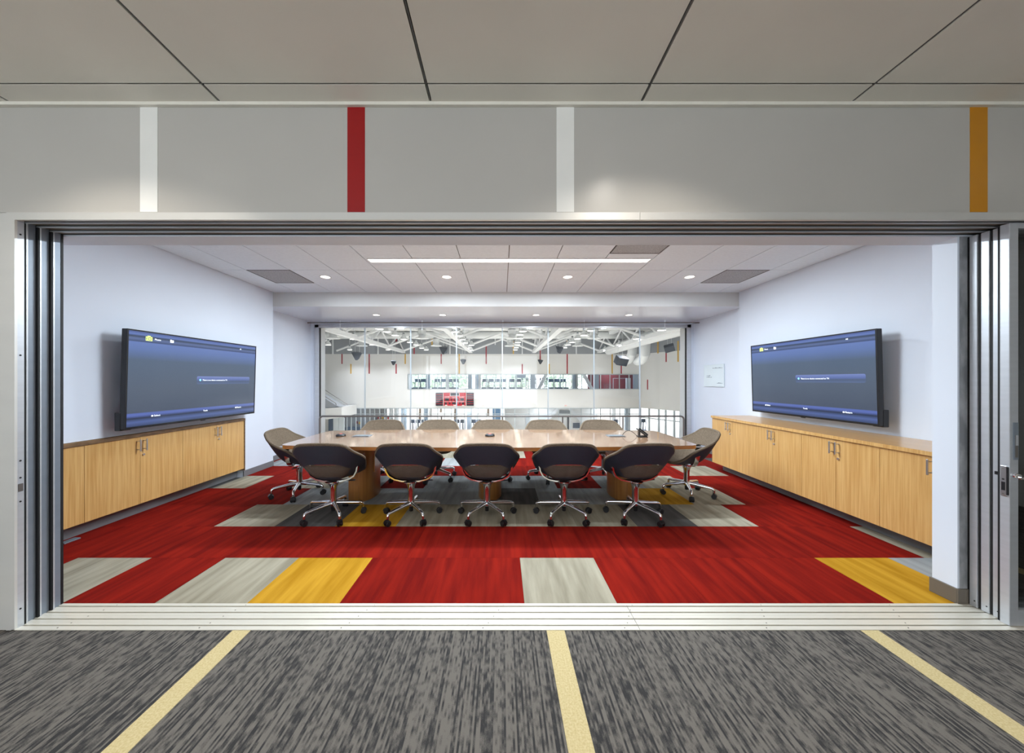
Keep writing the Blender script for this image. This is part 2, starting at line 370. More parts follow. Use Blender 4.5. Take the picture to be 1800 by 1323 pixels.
for y in FIN: box('channel_fin', 'alu', (-2.872, XL, y-0.001, y+0.006, 0, ZH), tr2); box('channel_groove', 'black_gap', (-2.872, XL-0.002, y-0.009, y-0.001, 0, ZH), tr2)
box('gasket', 'black_gap', (-2.872, -2.845, 2.203, YB, 0, 2.40), tr2)
for z in (2.31, 1.60, 0.98, 0.88, 0.74, 0.11): MB().tube([(XL-0.004, 2.008, z), (XL+0.0005, 2.008, z)], 0.005, 8).build('screw', 'black_gap', tr2)
box('strike_plate', 'rail_metal', (XL-0.003, XL+0.001, 1.999, 2.019, 0.80, 0.845), tr2)
for y, z in ((2.045, 2.25), (2.045, 0.10), (2.165, 0.17)): MB().tube([(-2.850, y, z), (-2.846, y, z)], 0.004, 8).build('screw', 'black_gap', tr2)
tr3 = sempty('trim_3', 'cream floor track of four rails across the opening')
box('track_bed', 'track_brown', (XL-0.02, 6, 1.983, YB, -0.03, -0.004), tr3)
gy4 = [1.983, 2.0186, 2.073, 2.132, 2.188, YB]
for i in range(5):
    a, b = gy4[i]+(0.005 if i else 0), gy4[i+1]-(0.005 if i < 4 else 0)
    if i in (1, 2, 3):
        mid = (a+b)/2
        box('track_rail', 'sill', (XL-0.02, 6, a, mid-0.001, -0.004, 0.005), tr3); box('track_rail', 'sill', (XL-0.02, 6, mid+0.001, b, -0.004, 0.004), tr3)
    else: box('track_rail', 'sill', (XL-0.02, 6, a, b, -0.004, 0.006 if i == 4 else 0.004), tr3)
scr = MB()
for j, y in enumerate((1.998, 2.038, 2.096, 2.152, 2.20)):
    for k in range(8): scr.lathe([(0, 0.0062), (0.0035, 0.006), (0.0035, 0.003)], 8, (-2.6+0.83*k+0.03*j, y, 0))
s_ = scr.build('screw_heads', 'track_brown', tr3); s_['kind'] = 'stuff'
box('joint_cover', 'track_brown', (0.802, 0.804, 1.985, YB-0.02, 0.003, 0.0062), tr3)
# sliding panels parked at the right
def slider(n, y0, y1, x0, label):
    d = sempty('door_%d' % n, label)
    box('stile', 'alu', (x0, x0+0.052, y0, y1, 0.006, ZH-0.006), d, 0.003); box('stile', 'alu', (x0+1.35, x0+1.40, y0, y1, 0.006, ZH-0.006), d)
    box('rail', 'alu', (x0+0.052, x0+1.35, y0+0.002, y1-0.002, 0.006, 0.098), d); box('rail', 'alu', (x0+0.052, x0+1.35, y0+0.002, y1-0.002, 2.348, ZH-0.006), d)
    ym = (y0+y1)/2
    box('pane', 'glass_dark', (x0+0.05, x0+1.352, ym-0.004, ym+0.004, 0.095, 2.35), d)
    box('seal', 'black_gap', (x0+0.003, x0+0.02, y1-0.001, y1+0.010, 0.01, ZH-0.008), d)
    return d
d1 = slider(1, 2.009, 2.050, 2.990, 'nearest parked sliding glass panel with lock and pull')
d2 = slider(2, 2.066, 2.100, XR, 'second parked sliding glass panel'); d3 = slider(3, 2.114, 2.152, XR, 'third parked sliding glass panel'); d4 = slider(4, 2.168, 2.205, XR, 'rearmost parked sliding glass panel')
for d, y in ((d2, 2.078), (d3, 2.126), (d4, 2.180)): MB().tube([(XR-0.001, y, 0.045), (XR+0.002, y, 0.045)], 0.004, 8).build('screw', 'black_gap', d)
# lock plate, latch, knob, recessed pull on the nearest panel
lp = box('lock_plate', 'handle', (2.984, 2.991, 2.018, 2.044, 0.766, 0.945), d1, 0.002)
box('latch', 'plastic_black', (2.982, 2.986, 2.024, 2.038, 0.80, 0.85), lp); MB().tube([(2.982, 2.031, 0.866), (2.986, 2.031, 0.866)], 0.005, 8).build('keyhole', 'plastic_black', lp)
for z in (0.78, 0.93): MB().tube([(2.981, 2.031, z), (2.986, 2.031, z)], 0.003, 8).build('screw', 'track_brown', lp)
box('hook_stop', 'plastic_black', (2.982, 2.990, 2.012, 2.018, 0.775, 0.94), lp)
kn = MB().tube([(3.017, 2.010, 0.893), (3.017, 1.995, 0.893), (3.017, 1.988, 0.893)], [0.017, 0.017, 0.013], 16).build('knob', 'chrome', d1, smooth=True)
MB().bbox(3.005, 3.046, 1.972, 1.990, 0.876, 0.892, 0.004).build('thumbturn', 'chrome', kn)
pl = box('pull', 'alu_cool', (3.008, 3.036, 2.004, 2.010, 0.985, 1.205), d1, 0.002)
box('recess', 'rail_metal', (3.014, 3.030, 2.0025, 2.006, 1.00, 1.13), pl); box('slide', 'alu', (3.016, 3.028, 2.000, 2.0035, 1.07, 1.13), pl)
box('catch', 'plastic_black', (XR-0.012, XR, 2.072, 2.084, 0.88, 0.90), d2)

# ================================================================== STRUCTURE: conference room shell
fr = struct(box('floor', 'carpet_dark', (-4.5, 4.5, YB, 7.6, -0.12, -0.008)), 'patchwork carpet tile floor of the conference room')
T, X0, Y0 = 0.603, 0.148, 2.194
TILE = {}
for r in range(9):
    odd = r % 2; base = X0+(T/2 if odd else 0)
    grey = {0: {-6: 'l', -4: 'l', -3: 'y', 0: 'l', 4: 'y', 5: 'g', 6: 'g'}, 1: {5: 'l', 6: 'l'},
            2: {-5: 'l', -4: 'd', -3: 'y', -2: 'l', -1: 'l', 0: 'l', 1: 'l', 2: 'd', 3: 'l'},
            3: {-5: 'g', -4: 'g', -3: 'g', -2: 'g', -1: 'd', 0: 'g', 1: 'g', 2: 'y', 3: 'l'},
            4: {-7: 'l', -5: 'l', -4: 'g', -2: 'g', -1: 'g', 0: 'g', 2: 'g', 3: 'l'}, 5: {4: 'l'},
            6: {-7: 'g', 6: 'd', -2: 'g'}, 7: {-3: 'l', -2: 'l', -1: 'l', 3: 'g', -6: 'g'}, 8: {-5: 'l', 0: 'd', 2: 'l'}}[r]
    ya, yb = Y0+T*r, Y0+T*(r+1)
    ya = max(ya, YB)
    lo, hi = (-3.985, 3.60) if yb < 5.0 else (-3.90, 3.62) if yb < 5.6 else (-3.90, 4.04) if yb < 5.9 else (-4.13, 4.15)
    if r == 5: lo, hi = -3.90, 3.97
    if r == 0: hi = 3.60
    for k in range(-8, 8):
        xa, xb = base+T*k, base+T*(k+1)
        xa, xb = max(xa, lo), min(xb, hi)
        if xb-xa < 0.02: continue
        m = {'l': 'carpet_light', 'g': 'carpet_grey', 'y': 'carpet_yellow', 'd': 'carpet_dark'}.get(grey.get(k), 'carpet_red')
        key = (m, round(xb-xa, 4), round(yb-ya, 4))
        if key not in TILE:
            wx, wy = (xb-xa)/2-0.0004, (yb-ya)/2-0.0004
            TILE[key] = MB().box(-wx, wx, -wy, wy, -0.008, 0).mesh('carpet_tile', m)
        inst('carpet_tile', TILE[key], fr, ((xa+xb)/2, (ya+yb)/2, 0))
# ceiling with tiles
cr_ = struct(box('ceiling', 'ceil_grid', (WL-0.1, WR+0.1, YS, YC, ZC+0.012, ZC+0.1)), 'white tiled ceiling of the conference room')
cx = [-3.482+0.5946*k for k in range(13)]; cx = [WL+0.004]+cx+[WR-0.004]; cx = sorted(x for x in cx if WL < x < WR)
cy = [YS, 3.451, 4.641, YC]
VENTS = {(1, 2): (4.641, 5.266), (12, 2): (4.641, 5.266), (9, 1): (3.451, 4.046)}
for i in range(len(cx)-1):
    for j in range(3):
        ya, yb = cy[j], cy[j+1]
        if (i, j) in VENTS: ya = VENTS[(i, j)][1]
        box('ceiling_tile', 'ceil_tile', (cx[i]+0.005, cx[i+1]-0.005, ya+0.004, yb-0.004, ZC, ZC+0.013), cr_)
for n, ((i, j), (ya, yb)) in enumerate(VENTS.items()):
    v = thing('air_vent', ('grey perforated air vent in the ceiling above the left wall screen', 'grey perforated air vent in the ceiling above the right wall screen',
                           'grey perforated air vent in the ceiling in front of the linear light')[n], 'air vent', (0, 0, 0), 0, 'ceiling air vents')
    box('perforated_plate', 'vent', (cx[i]+0.012, cx[i+1]-0.012, ya+0.012, yb-0.012, ZC+0.001, ZC+0.010), v)
    f = MB(); a, b = cx[i]+0.003, cx[i+1]-0.003
    f.box(a, b, ya+0.003, ya+0.012, ZC-0.002, ZC+0.012).box(a, b, yb-0.012, yb-0.003, ZC-0.002, ZC+0.012).box(a, a+0.009, ya+0.012, yb-0.012, ZC-0.002, ZC+0.012).box(b-0.009, b, ya+0.012, yb-0.012, ZC-0.002, ZC+0.012)
    f.build('vent_frame', 'ceil_grid', v)
# walls
wl = struct(box('wall_left', 'wall_white', (-4.6, WL, YS, YC, 0.89, ZC+0.1)), 'white left wall of the conference room')
box('lower_part', 'wall_white', (-4.6, WL, 5.152, YC, -0.02, 0.89), wl); box('wall_alcove', 'wall_white', (-4.6, AL, YC, YG+0.05, -0.02, ZC), wl)
wr = struct(box('wall_right', 'wall_white', (WR, 4.7, YS, YC, -0.02, ZC+0.1)), 'white right wall of the conference room')
box('wall_alcove', 'wall_white', (AR, 4.7, YC, YG+0.05, -0.02, ZC), wr)
sf = struct(box('trim_4', 'soffit_white', (-4.6, 4.7, YC, YG+0.05, ZS, ZC+0.1)), 'lowered white soffit before the gym window')
box('soffit_face', 'soffit_face', (WL-0.3, WR+0.3, YC-0.004, YC, ZS-0.001, ZC), sf)
box('front_return', 'wall_white', (2.963, 6, YB+0.004, YS, 0, 2.386), wf); box('mirror_panel', 'dark_glass', (2.975, 6, YB+0.001, YB+0.005, 0.09, 2.386), wf)
box('wall_inner', 'wall_white', (-4.6, -3.06, YS, YS+0.01, 0, ZC+0.1), wf); box('wall_inner', 'wall_white', (2.98, 4.7, YS, YS+0.01, 0, ZC+0.1), wf)
box('wall_inner', 'wall_white', (-3.06, 2.98, YS, YS+0.01, ZH+0.001, ZC+0.1), wf)
def baseb(name, bx, m='base_rubber', label='grey rubber baseboard'): return struct(box(name, m, bx, None, 0.003), label)
baseb('baseboard_left', (WL-0.01, WL+0.008, 5.152, YC+0.008, 0, 0.093)); baseb('baseboard_left', (AL, AL+0.008, YC+0.01, YG-0.06, 0, 0.093))
baseb('baseboard_right', (AR-0.008, AR, YC, YG-0.06, 0, 0.093))
bs = baseb('baseboard_front', (2.953, 2.966, YB+0.0, YS+0.010, 0, 0.10), 'base_brown', 'brown rubber baseboard round the white wall end')
box('front_run', 'base_brown', (2.955, 6, YB-0.006, YB+0.006, 0, 0.10), bs)
# small floor box at the left edge
tag(box('floor_box', 'plate_grey', (-3.93, -3.87, 3.02, 3.14, 0, 0.012), None, 0.003), 'small grey box on the red carpet beside the left cabinets', 'floor box')

# room lights
for i, x in enumerate((-2.56, -0.80, 0.958, 2.726)):
    downlight(x, 4.957, ZC-0.001, 0.062, 'round recessed downlight in the tiled ceiling, %s from the left' % ORD[i], ROOM_W, None, 'tiled ceiling downlights', (0.80, 0.91, 1.0))
for i, x in enumerate((-2.415, -1.137, 0.66, 2.45)):
    downlight(x, 6.577, ZS-0.001, 0.058, 'round recessed downlight in the lowered window soffit, %s from the left' % ORD[i], ALC_W, None, 'soffit downlights', (0.80, 0.91, 1.0))
ll = thing('linear_light', 'long white linear light recessed in the tiled ceiling', 'linear light', (0.09, 4.265, ZC))
MB().box(-1.745, 1.745, -0.055, 0.055, -0.006, 0.0).build('lens', 'linear_lens', ll)
fb = MB().box(-1.752, 1.752, -0.062, -0.055, -0.008, 0.012).box(-1.752, 1.752, 0.055, 0.062, -0.008, 0.012).box(-1.752, -1.745, -0.055, 0.055, -0.008, 0.012).box(1.745, 1.752, -0.055, 0.055, -0.008, 0.012)
fb.build('housing', 'trim_white', ll)
area('linear_beam', (0, 0, -0.012), 3.45, LIN_W, (0.80, 0.91, 1.0), shape='RECTANGLE', sy=0.1, parent=ll)

# ================================================================== window to the gym
wn = sempty('window_1', 'wide frameless glazing overlooking the gym')
fx0, fx1, ft = (555-HX)*YG/F, (1213-HX)*YG/F, 0.09
ZT = 2.659
box('frame', 'alu', (fx0, fx0+ft, YG-0.05, YG+0.05, 0, ZT), wn, 0.004); box('frame', 'alu', (fx1-ft, fx1, YG-0.05, YG+0.05, 0, ZT), wn, 0.004)
box('frame', 'alu', (fx0, fx1, YG-0.05, YG+0.05, ZT-0.065, ZT), wn, 0.004); box('frame', 'alu', (fx0, fx1, YG-0.05, YG+0.05, 0.0, 0.06), wn, 0.004)
box('gasket', 'black_gap', (fx0+ft, fx0+ft+0.012, YG-0.02, YG+0.02, 0.06, ZT-0.065), wn); box('gasket', 'black_gap', (fx1-ft-0.012, fx1-ft, YG-0.02, YG+0.02, 0.06, ZT-0.065), wn)
px_ = [561+80.5*k for k in range(9)]
xs = [(p-HX)*YG/F for p in px_]; xs[0] = fx0+ft; xs[-1] = fx1-ft
for i in range(8): box('pane', 'glass', (xs[i]+0.006, xs[i+1]-0.006, YG-0.006, YG+0.006, 0.06, ZT-0.065), wn)
for x in xs[1:-1]: box('glazing_joint', 'mullion', (x-0.011, x+0.011, YG-0.009, YG+0.009, 0.06, ZT-0.065), wn)
box('head_fill', 'wall_white', (fx0, fx1, YG-0.03, YG+0.05, ZT, ZS), wn)
for a, b in ((AL, fx0), (fx1, AR)): box('side_fill', 'wall_white', (a, b, YG-0.02, YG+0.05, 0, ZS), wn)
hr = thing('handrail', 'grey tubular handrail running along the gym window', 'handrail', (0, 7.22, 0))
yr = 7.22; zr = HCAM+(HY-731.2)*yr/F; a, b = (562-HX)*yr/F, (1202-HX)*yr/F; R_ = 0.07
pts = [(a, 0, 0), (a, 0, zr-R_)]+[(a+R_-R_*math.cos(t), 0, zr-R_+R_*math.sin(t)) for t in [PI/2*k/6 for k in range(1, 7)]]
pts += [(b-R_+R_*math.sin(t), 0, zr-R_+R_*math.cos(t)) for t in [PI/2*k/6 for k in range(0, 7)]]+[(b, 0, 0)]
MB().tube(pts, 0.019, 12).build('top_rail', 'rail_metal', hr, smooth=True)
for p in (668.6, 776, 883, 989, 1095): MB().tube([((p-HX)*yr/F, 0, 0), ((p-HX)*yr/F, 0, zr)], 0.015, 10).build('post', 'rail_metal', hr, smooth=True)
cr2 = thing('curtain_rod', 'thin dark rod hung below the soffit above the window', 'curtain rod', (0, 7.12, 2.66))
MB().tube([(-4.05, 0, 0), (4.12, 0, 0)], 0.014, 8).build('rod', 'rail_metal', cr2, smooth=True)
for p in (598, 742, 884, 1027, 1169):
    x = (p-HX)*7.12/F
    MB().box(x-0.012, x+0.012, -0.006, 0.006, -0.03, 0.056).box(x-0.005, x+0.005, -0.004, 0.004, -0.13, -0.03).box(x-0.012, x+0.012, -0.008, 0.008, -0.15, -0.13).build('hanger', 'gym_duct', cr2)

# ================================================================== cabinets
def handle(parent, x, y, z0, z1, s):       # bar pull standing off a door, s = +1 opens to +X
    mb = MB().bbox(min(x+s*0.034, x+s*0.044), max(x+s*0.034, x+s*0.044), y-0.006, y+0.006, z0, z1, 0.002)
    for z in (z0+0.018, z1-0.018): mb.box(min(x, x+s*0.036), max(x, x+s*0.036), y-0.005, y+0.005, z-0.005, z+0.005)
    return mb.build('handle', 'handle', parent)
ZD0, ZD1, ZTOP = 0.130, 0.848, 0.885
def cabinet(side, y0, y1, label, doors, group):
    s = 1 if side == 'l' else -1
    xf = -3.88 if side == 'l' else 3.43; xb = -4.42 if side == 'l' else 4.043; tk = -3.985 if side == 'l' else 3.60
    t = thing('base_cabinet', label, 'cabinet', (0, 0, 0), 0, group)
    d = 0.02*s
    box('body', 'wood', (min(xf-d, xb), max(xf-d, xb), y0+0.001, y1-0.001, ZD0, ZD1-0.002), t)
    box('toe_kick', 'base_rubber', (min(tk, xb), max(tk, xb), y0, y1, 0, ZD0), t)
    for (ya, yb, hy, lock) in doors:
        me = MB().bbox(min(xf, xf-d), max(xf, xf-d), ya+0.0015, yb-0.0015, ZD0, ZD1, 0.0015).build('door', 'wood', t)
        if hy is not None: handle(me, xf, hy, 0.700, 0.825, s)
        if lock is not None:
            MB().tube([(xf, lock, 0.655), (xf+s*0.012, lock, 0.655)], 0.011, 14).build('lock', 'handle', me, smooth=True)
    return t
L_ = [2.68, 3.173, 3.663, 4.153, 4.647, 5.139]
cabinet('l', 4.153, 5.139, 'bamboo double-door base cabinet under the far end of the left screen', [(L_[3], L_[4], L_[4]-0.032, None), (L_[4], L_[5], L_[4]+0.032, L_[4]+0.03)], 'left wall cabinets')
cabinet('l', 3.173, 4.153, 'bamboo double-door base cabinet under the near end of the left screen', [(L_[1], L_[2], L_[2]-0.032, None), (L_[2], L_[3], L_[2]+0.032, L_[2]+0.03)], 'left wall cabinets')
cabinet('l', 2.37, 3.173, 'bamboo base cabinet cut off by the left jamb of the opening', [(L_[0], L_[1], None, None), (2.37, L_[0], None, None)], 'left wall cabinets')
R5 = [5.556, 5.151, 4.738, 4.325, 3.911, 3.505, 3.099, 2.690, 2.37]
names = ['bamboo double-door base cabinet at the far end of the right wall', 'bamboo double-door base cabinet on the right wall, second from the far end',
         'bamboo double-door base cabinet on the right wall, third from the far end', 'bamboo base cabinet on the right wall partly hidden by the white wall end']
for i in range(4):
    a, m_, b = R5[2*i], R5[2*i+1], R5[2*i+2]
    cabinet('r', b, a, names[i], [(m_, a, m_+0.03, None), (b, m_, m_-0.03, m_-0.03)], 'right wall cabinets')
ct = thing('countertop', 'thin bamboo countertop edge over the left cabinets', 'countertop')
box('slab', 'wood_top', (-4.42, -3.872, 2.37, 5.150, ZD1+0.003, ZTOP), ct); box('front_edge', 'edge_dark', (-3.872, -3.868, 2.37, 5.150, ZD1+0.003, ZTOP), ct)
box('end_panel', 'edge_dark', (-4.42, -3.870, 5.1395, 5.150, 0.10, ZD1+0.003), ct)
ct = thing('countertop', 'long bamboo countertop over the right cabinets', 'countertop')
box('slab', 'wood_top', (3.412, 4.044, 2.37, 5.566, ZD1+0.003, ZTOP), ct, 0.002); box('front_edge', 'wood', (3.408, 3.412, 2.37, 5.566, ZD1+0.003, ZTOP), ct)
box('end_panel', 'wood', (3.432, 4.043, 5.557, 5.566, 0.13, ZD1+0.003), ct)

# ================================================================== wall screens
def tv(loc, rz, label, stand):
    t = thing('wall_television', label, 'television', loc, rz, 'wall screens')
    W, H = 0.885, 0.503
    tilt = math.radians(1.6); Rm = Matrix.Rotation(tilt, 4, 'Y')
    hd = bpy.data.objects.new('display', None)
    b = MB().bbox(-0.055, -0.002, -W, W, -H, H, 0.006); o = b.build('housing', 'tv_black', t); o.matrix_local = Rm
    f = MB().box(-0.004, 0.004, -W, W, H-0.014, H).box(-0.004, 0.004, -W, W, -H, -H+0.022).box(-0.004, 0.004, -W, -W+0.014, -H+0.022, H-0.014).box(-0.004, 0.004, W-0.014, W, -H+0.022, H-0.014)
    f.box(-0.002, 0.006, -0.03, 0.03, -H-0.008, -H+0.004)
    o = f.build('bezel', 'tv_black', t); o.matrix_local = Rm
    sc = MB().box(-0.003, 0.001, -W+0.014, W-0.014, -H+0.022, H-0.014).build('screen', 'screen', t); sc.matrix_local = Rm
    m = MB().bbox(-stand+0.005, -0.056, -0.35, 0.35, -0.25, 0.25, 0.01).build('wall_mount', 'tv_black', t)
    box('side_box', 'tv_black', (-0.11, -0.05, -W-0.004 if rz == 0 else W-0.10, -W+0.10 if rz == 0 else W+0.004, -H-0.01, -H+0.17), t, 0.006)
    # screen furniture
    def uv(u, v): return (-W+0.014+(2*W-0.028)*u, H-0.014-(2*H-0.036)*v)
    def mtx(u, v):
        y, z = uv(u, v); return Matrix(((0, 0, 1, 0.0015), (1, 0, 0, y), (0, 1, 0, z), (0, 0, 0, 1)))
    y0, z0 = uv(0.443, 0.562); y1, z1 = uv(0.940, 0.462)
    mbx = MB(); n = 6; r = 0.018; poly = []
    for cxx, czz, a0 in ((y1-r, z1-r, 0), (y0+r, z1-r, PI/2), (y0+r, z0+r, PI), (y1-r, z0+r, 1.5*PI)):
        poly += [(cxx+r*math.cos(a0+PI/2*k/n), czz+r*math.sin(a0+PI/2*k/n)) for k in range(n+1)]
    N_ = len(poly); mbx.add([(0.0012, p, q) for p, q in poly], [tuple(range(N_))])
    mbx.build('message_bar', 'msg_bar', sc)
    text('message', 'There is no device connected to TV.', 0.026, 'ui_white', sc, mtx(0.488, 0.512))
    y, z = uv(0.470, 0.510); MB().tube([(0.0013, y, z), (0.0018, y, z)], 0.013, 16).build('info_icon', 'ui_cyan', sc)
    y, z = uv(0.113, 0.064)
    ic = MB().box(0.0012, 0.0018, y-0.034, y+0.034, z-0.024, z+0.020).box(0.0012, 0.0018, y-0.016, y+0.016, z+0.020, z+0.030).build('camera_icon', 'ui_lime', sc)
    y_, z_ = uv(0.117, 0.066)
    rg = MB(); k = 20
    rg.add([(0.0021, y_+rr*math.cos(2*PI*i/k), z_+rr*math.sin(2*PI*i/k)) for rr in (0.012, 0.017) for i in range(k)], [(i, (i+1) % k, k+(i+1) % k, k+i) for i in range(k)])
    rg.add([(0.0021, y-0.028, z-0.014), (0.0021, y-0.022, z-0.014), (0.0021, y-0.022, z+0.012), (0.0021, y-0.028, z+0.012)], [(0, 1, 2, 3)])
    rg.build('camera_icon_lines', 'equip', sc)
    text('caption', 'Photo', 0.028, 'ui_white', sc, mtx(0.146, 0.066))
    y, z = uv(0.256, 0.064); MB().box(0.0012, 0.0018, y-0.020, y+0.020, z-0.016, z+0.012).box(0.0012, 0.0018, y-0.020, y-0.004, z+0.012, z+0.017).build('folder_icon', 'ui_white', sc)
    text('caption', 'All', 0.024, 'ui_white', sc, mtx(0.825, 0.060))
    for u, v, b_ in ((0.155, 0.905, 'Select'), (0.50, 0.905, 'Tools'), (0.81, 0.905, 'Return')): text('caption', b_, 0.028, 'ui_white', sc, mtx(u, v))
    for u in (0.145, 0.80):
        y, z = uv(u, 0.905); MB().box(0.0012, 0.0018, y-0.011, y+0.009, z-0.008, z+0.008).build('button_icon', 'ui_white', sc)
    return t
tv((-3.715, 4.257, 1.465), 0, 'large black wall television above the left cabinets', 0.185)
tv((3.865, 4.39, 1.484), PI, 'large black wall television above the right cabinets', 0.18)

# wall sign
sg = thing('wall_sign', 'small pale glass sign on the white wall beside the window', 'sign', (AR, 6.66, 1.55))
box('panel', 'sign', (-0.022, -0.004, -0.31, 0.31, -0.215, 0.215), sg, 0.002); box('stand_off', 'rail_metal', (-0.004, 0, -0.29, 0.29, -0.19, 0.19), sg)
for (ya, z, wd) in ((-0.27, 0.145, 0.30), (0.22, 0.0, -0.13), (0.22, -0.03, -0.18), (-0.27, -0.145, 0.17)):
    mb = MB(); n = max(3, int(abs(wd)/0.035)); st = wd/n
    for k in range(n):
        p, q = ya+st*k, ya+st*(k+0.78); hgt = 0.008+0.004*((k*7) % 3)
        mb.box(-0.0228, -0.0215, min(p, q), max(p, q), z-0.006, z-0.006+hgt)
    mb.build('lettering', 'ink', sg)

# ================================================================== conference table
TX, TY, TZ = -0.140, 4.337, 0.735
tb = thing('conference_table', 'long boat-shaped glossy wooden conference table on three pedestals', 'table', (TX, TY, 0))
def boat(hl, hw, he, rc=0.10, n=30):
    pts = []
    def edge(x): return he+(hw-he)*(1-(x/hl)**2)
    for i in range(n+1):
        x = -hl+rc+(2*hl-2*rc)*i/n; pts.append((x, -edge(x)))
    cy_ = edge(hl-rc)-rc
    for k in range(1, 8): a = -PI/2+PI/2*k/8; pts.append((hl-rc+rc*math.cos(a), -cy_+rc*math.sin(a)))
    pts.append((hl, -cy_)); pts.append((hl, cy_))
    for k in range(1, 8): a = PI/2*k/8; pts.append((hl-rc+rc*math.cos(a), cy_+rc*math.sin(a)))
    for i in range(n+1):
        x = hl-rc-(2*hl-2*rc)*i/n; pts.append((x, edge(x)))
    for k in range(1, 8): a = PI/2+PI/2*k/8; pts.append((-hl+rc+rc*math.cos(a), cy_+rc*math.sin(a)))
    pts.append((-hl, cy_)); pts.append((-hl, -cy_))
    for k in range(1, 8): a = PI+PI/2*k/8; pts.append((-hl+rc+rc*math.cos(a), -cy_+rc*math.sin(a)))
    return pts
MB().prism(boat(2.333, 0.686, 0.550), TZ-0.004, TZ).build('table_top', 'table_wood', tb)
MB().prism(boat(2.332, 0.685, 0.549), TZ-0.040, TZ-0.004).build('top_edge', 'table_edge', tb)
MB().prism(boat(2.20, 0.56, 0.43), TZ-0.055, TZ-0.040).build('sub_top', 'edge_dark', tb)
def ped(poly, z1=TZ-0.055): return MB().prism(poly, 0.0, z1)
def dshape(s):     # flat outer side, bowed inner side, mirrored by s
    pts = [(-0.12, -0.27), (0.0, -0.285)]
    for k in range(11):
        a = -PI/2+PI*k/10; pts.append((0.0+0.135*math.cos(a)*1.0, 0.28*math.sin(a)))
    pts += [(0.0, 0.285), (-0.12, 0.27)]
    pts = [(s*x, y) for x, y in pts]
    return pts if s > 0 else pts[::-1]
for s, cxp in ((1, -1.715+0.14), (-1, 1.50+0.14)):
    p = ped([(x+cxp, y+0.02) for x, y in dshape(s)]).build('pedestal', 'pedestal', tb, smooth=True)
    box('access_panel', 'pedestal', (cxp+s*0.131-0.006, cxp+s*0.131+0.008, -0.10, 0.15, 0.32, 0.52), p, 0.002)
MB().lathe([(1, 0), (1, TZ-0.055)], 40, (-0.01, 0.03, 0), 0.145, 0.25).build('pedestal', 'pedestal', tb, smooth=True)
# things on the table
def puck(px, label):
    p = at(px, 766.5, 4.40); t = thing('microphone_pod', label, 'microphone', (p.x, 4.42, TZ), 0, 'round table microphones')
    MB().lathe([(0.058, 0), (0.062, 0.004), (0.062, 0.012), (0.052, 0.024), (0.03, 0.030), (0.0, 0.031)], 28).build('body', 'plastic_black', t, smooth=True)
    MB().lathe([(0.0, 0.0325), (0.018, 0.0315), (0.020, 0.030)], 20).build('touch_button', 'puck_light', t)
puck(597.8, 'black round microphone pod near the left end of the table'); puck(861, 'black round microphone pod at the middle of the table')
for px, lab, rz in ((637, 'grey cable port plate with raised lid near the left end of the table', 0.0), (1082, 'flat grey cable port plate next to the desk phone', 0.0)):
    x = (px-HX)*4.42/F
    t = thing('cable_port', lab, 'cable port', (x, 4.42, TZ), rz, 'table cable ports')
    MB().bbox(-0.11, 0.11, -0.07, 0.07, 0, 0.006, 0.002).build('frame', 'plate_grey', t)
    MB().box(-0.095, 0.095, -0.05, 0.06, 0.006, 0.009).build('lid', 'plate_grey', t)
    MB().box(-0.09, 0.10, -0.066, -0.056, 0.006, 0.010).build('brush_slot', 'plastic_black', t)
ph = thing('desk_phone', 'black desk phone on a tilted stand near the right end of the table', 'phone', ((1128-HX)*4.36/F, 4.36, TZ), math.radians(80)); ph.scale = (0.68, 0.68, 0.68)
MB().bbox(-0.09, 0.09, -0.09, 0.08, 0.0, 0.014, 0.004).build('base', 'plastic_black', ph)
pm = MB().bbox(-0.095, 0.095, -0.10, 0.10, -0.012, 0.012, 0.005).build('body', 'plastic_black', ph); pm.location = (0, 0.0, 0.082); pm.rotation_euler = (math.radians(38), 0, 0)
MB().box(-0.015, 0.085, 0.03, 0.085, 0.012, 0.014).build('display', 'tv_black', pm)
hs = MB().tube([(-0.065, -0.095, 0.02), (-0.065, -0.07, 0.03), (-0.065, 0.07, 0.03), (-0.065, 0.095, 0.02)], [0.02, 0.015, 0.015, 0.02], 10).build('handset', 'plastic_black', pm, smooth=True)
for i in range(4):
    for j in range(3): MB().box(-0.005+0.03*j, 0.015+0.03*j, -0.075+0.024*i, -0.06+0.024*i, 0.012, 0.015).build('key', 'plate_grey', pm)
MB().box(-0.05, 0.05, 0.035, 0.06, 0.012, 0.10).build('stand', 'plastic_black', ph)
x0 = (1093-HX)*4.42/F; x1 = (1120-HX)*4.36/F
cp = [(x0+(x1-x0)*u, 4.40-0.03*u, TZ+0.012+0.075*math.sin(PI*min(1, u*1.02))**0.8*(1-0.35*u)) for u in [k/14 for k in range(15)]]
tag(MB().tube(cp, 0.0035, 6).build('phone_cord', 'plastic_black', None, smooth=True), 'thin black cord arching from the cable port to the desk phone', 'cord')

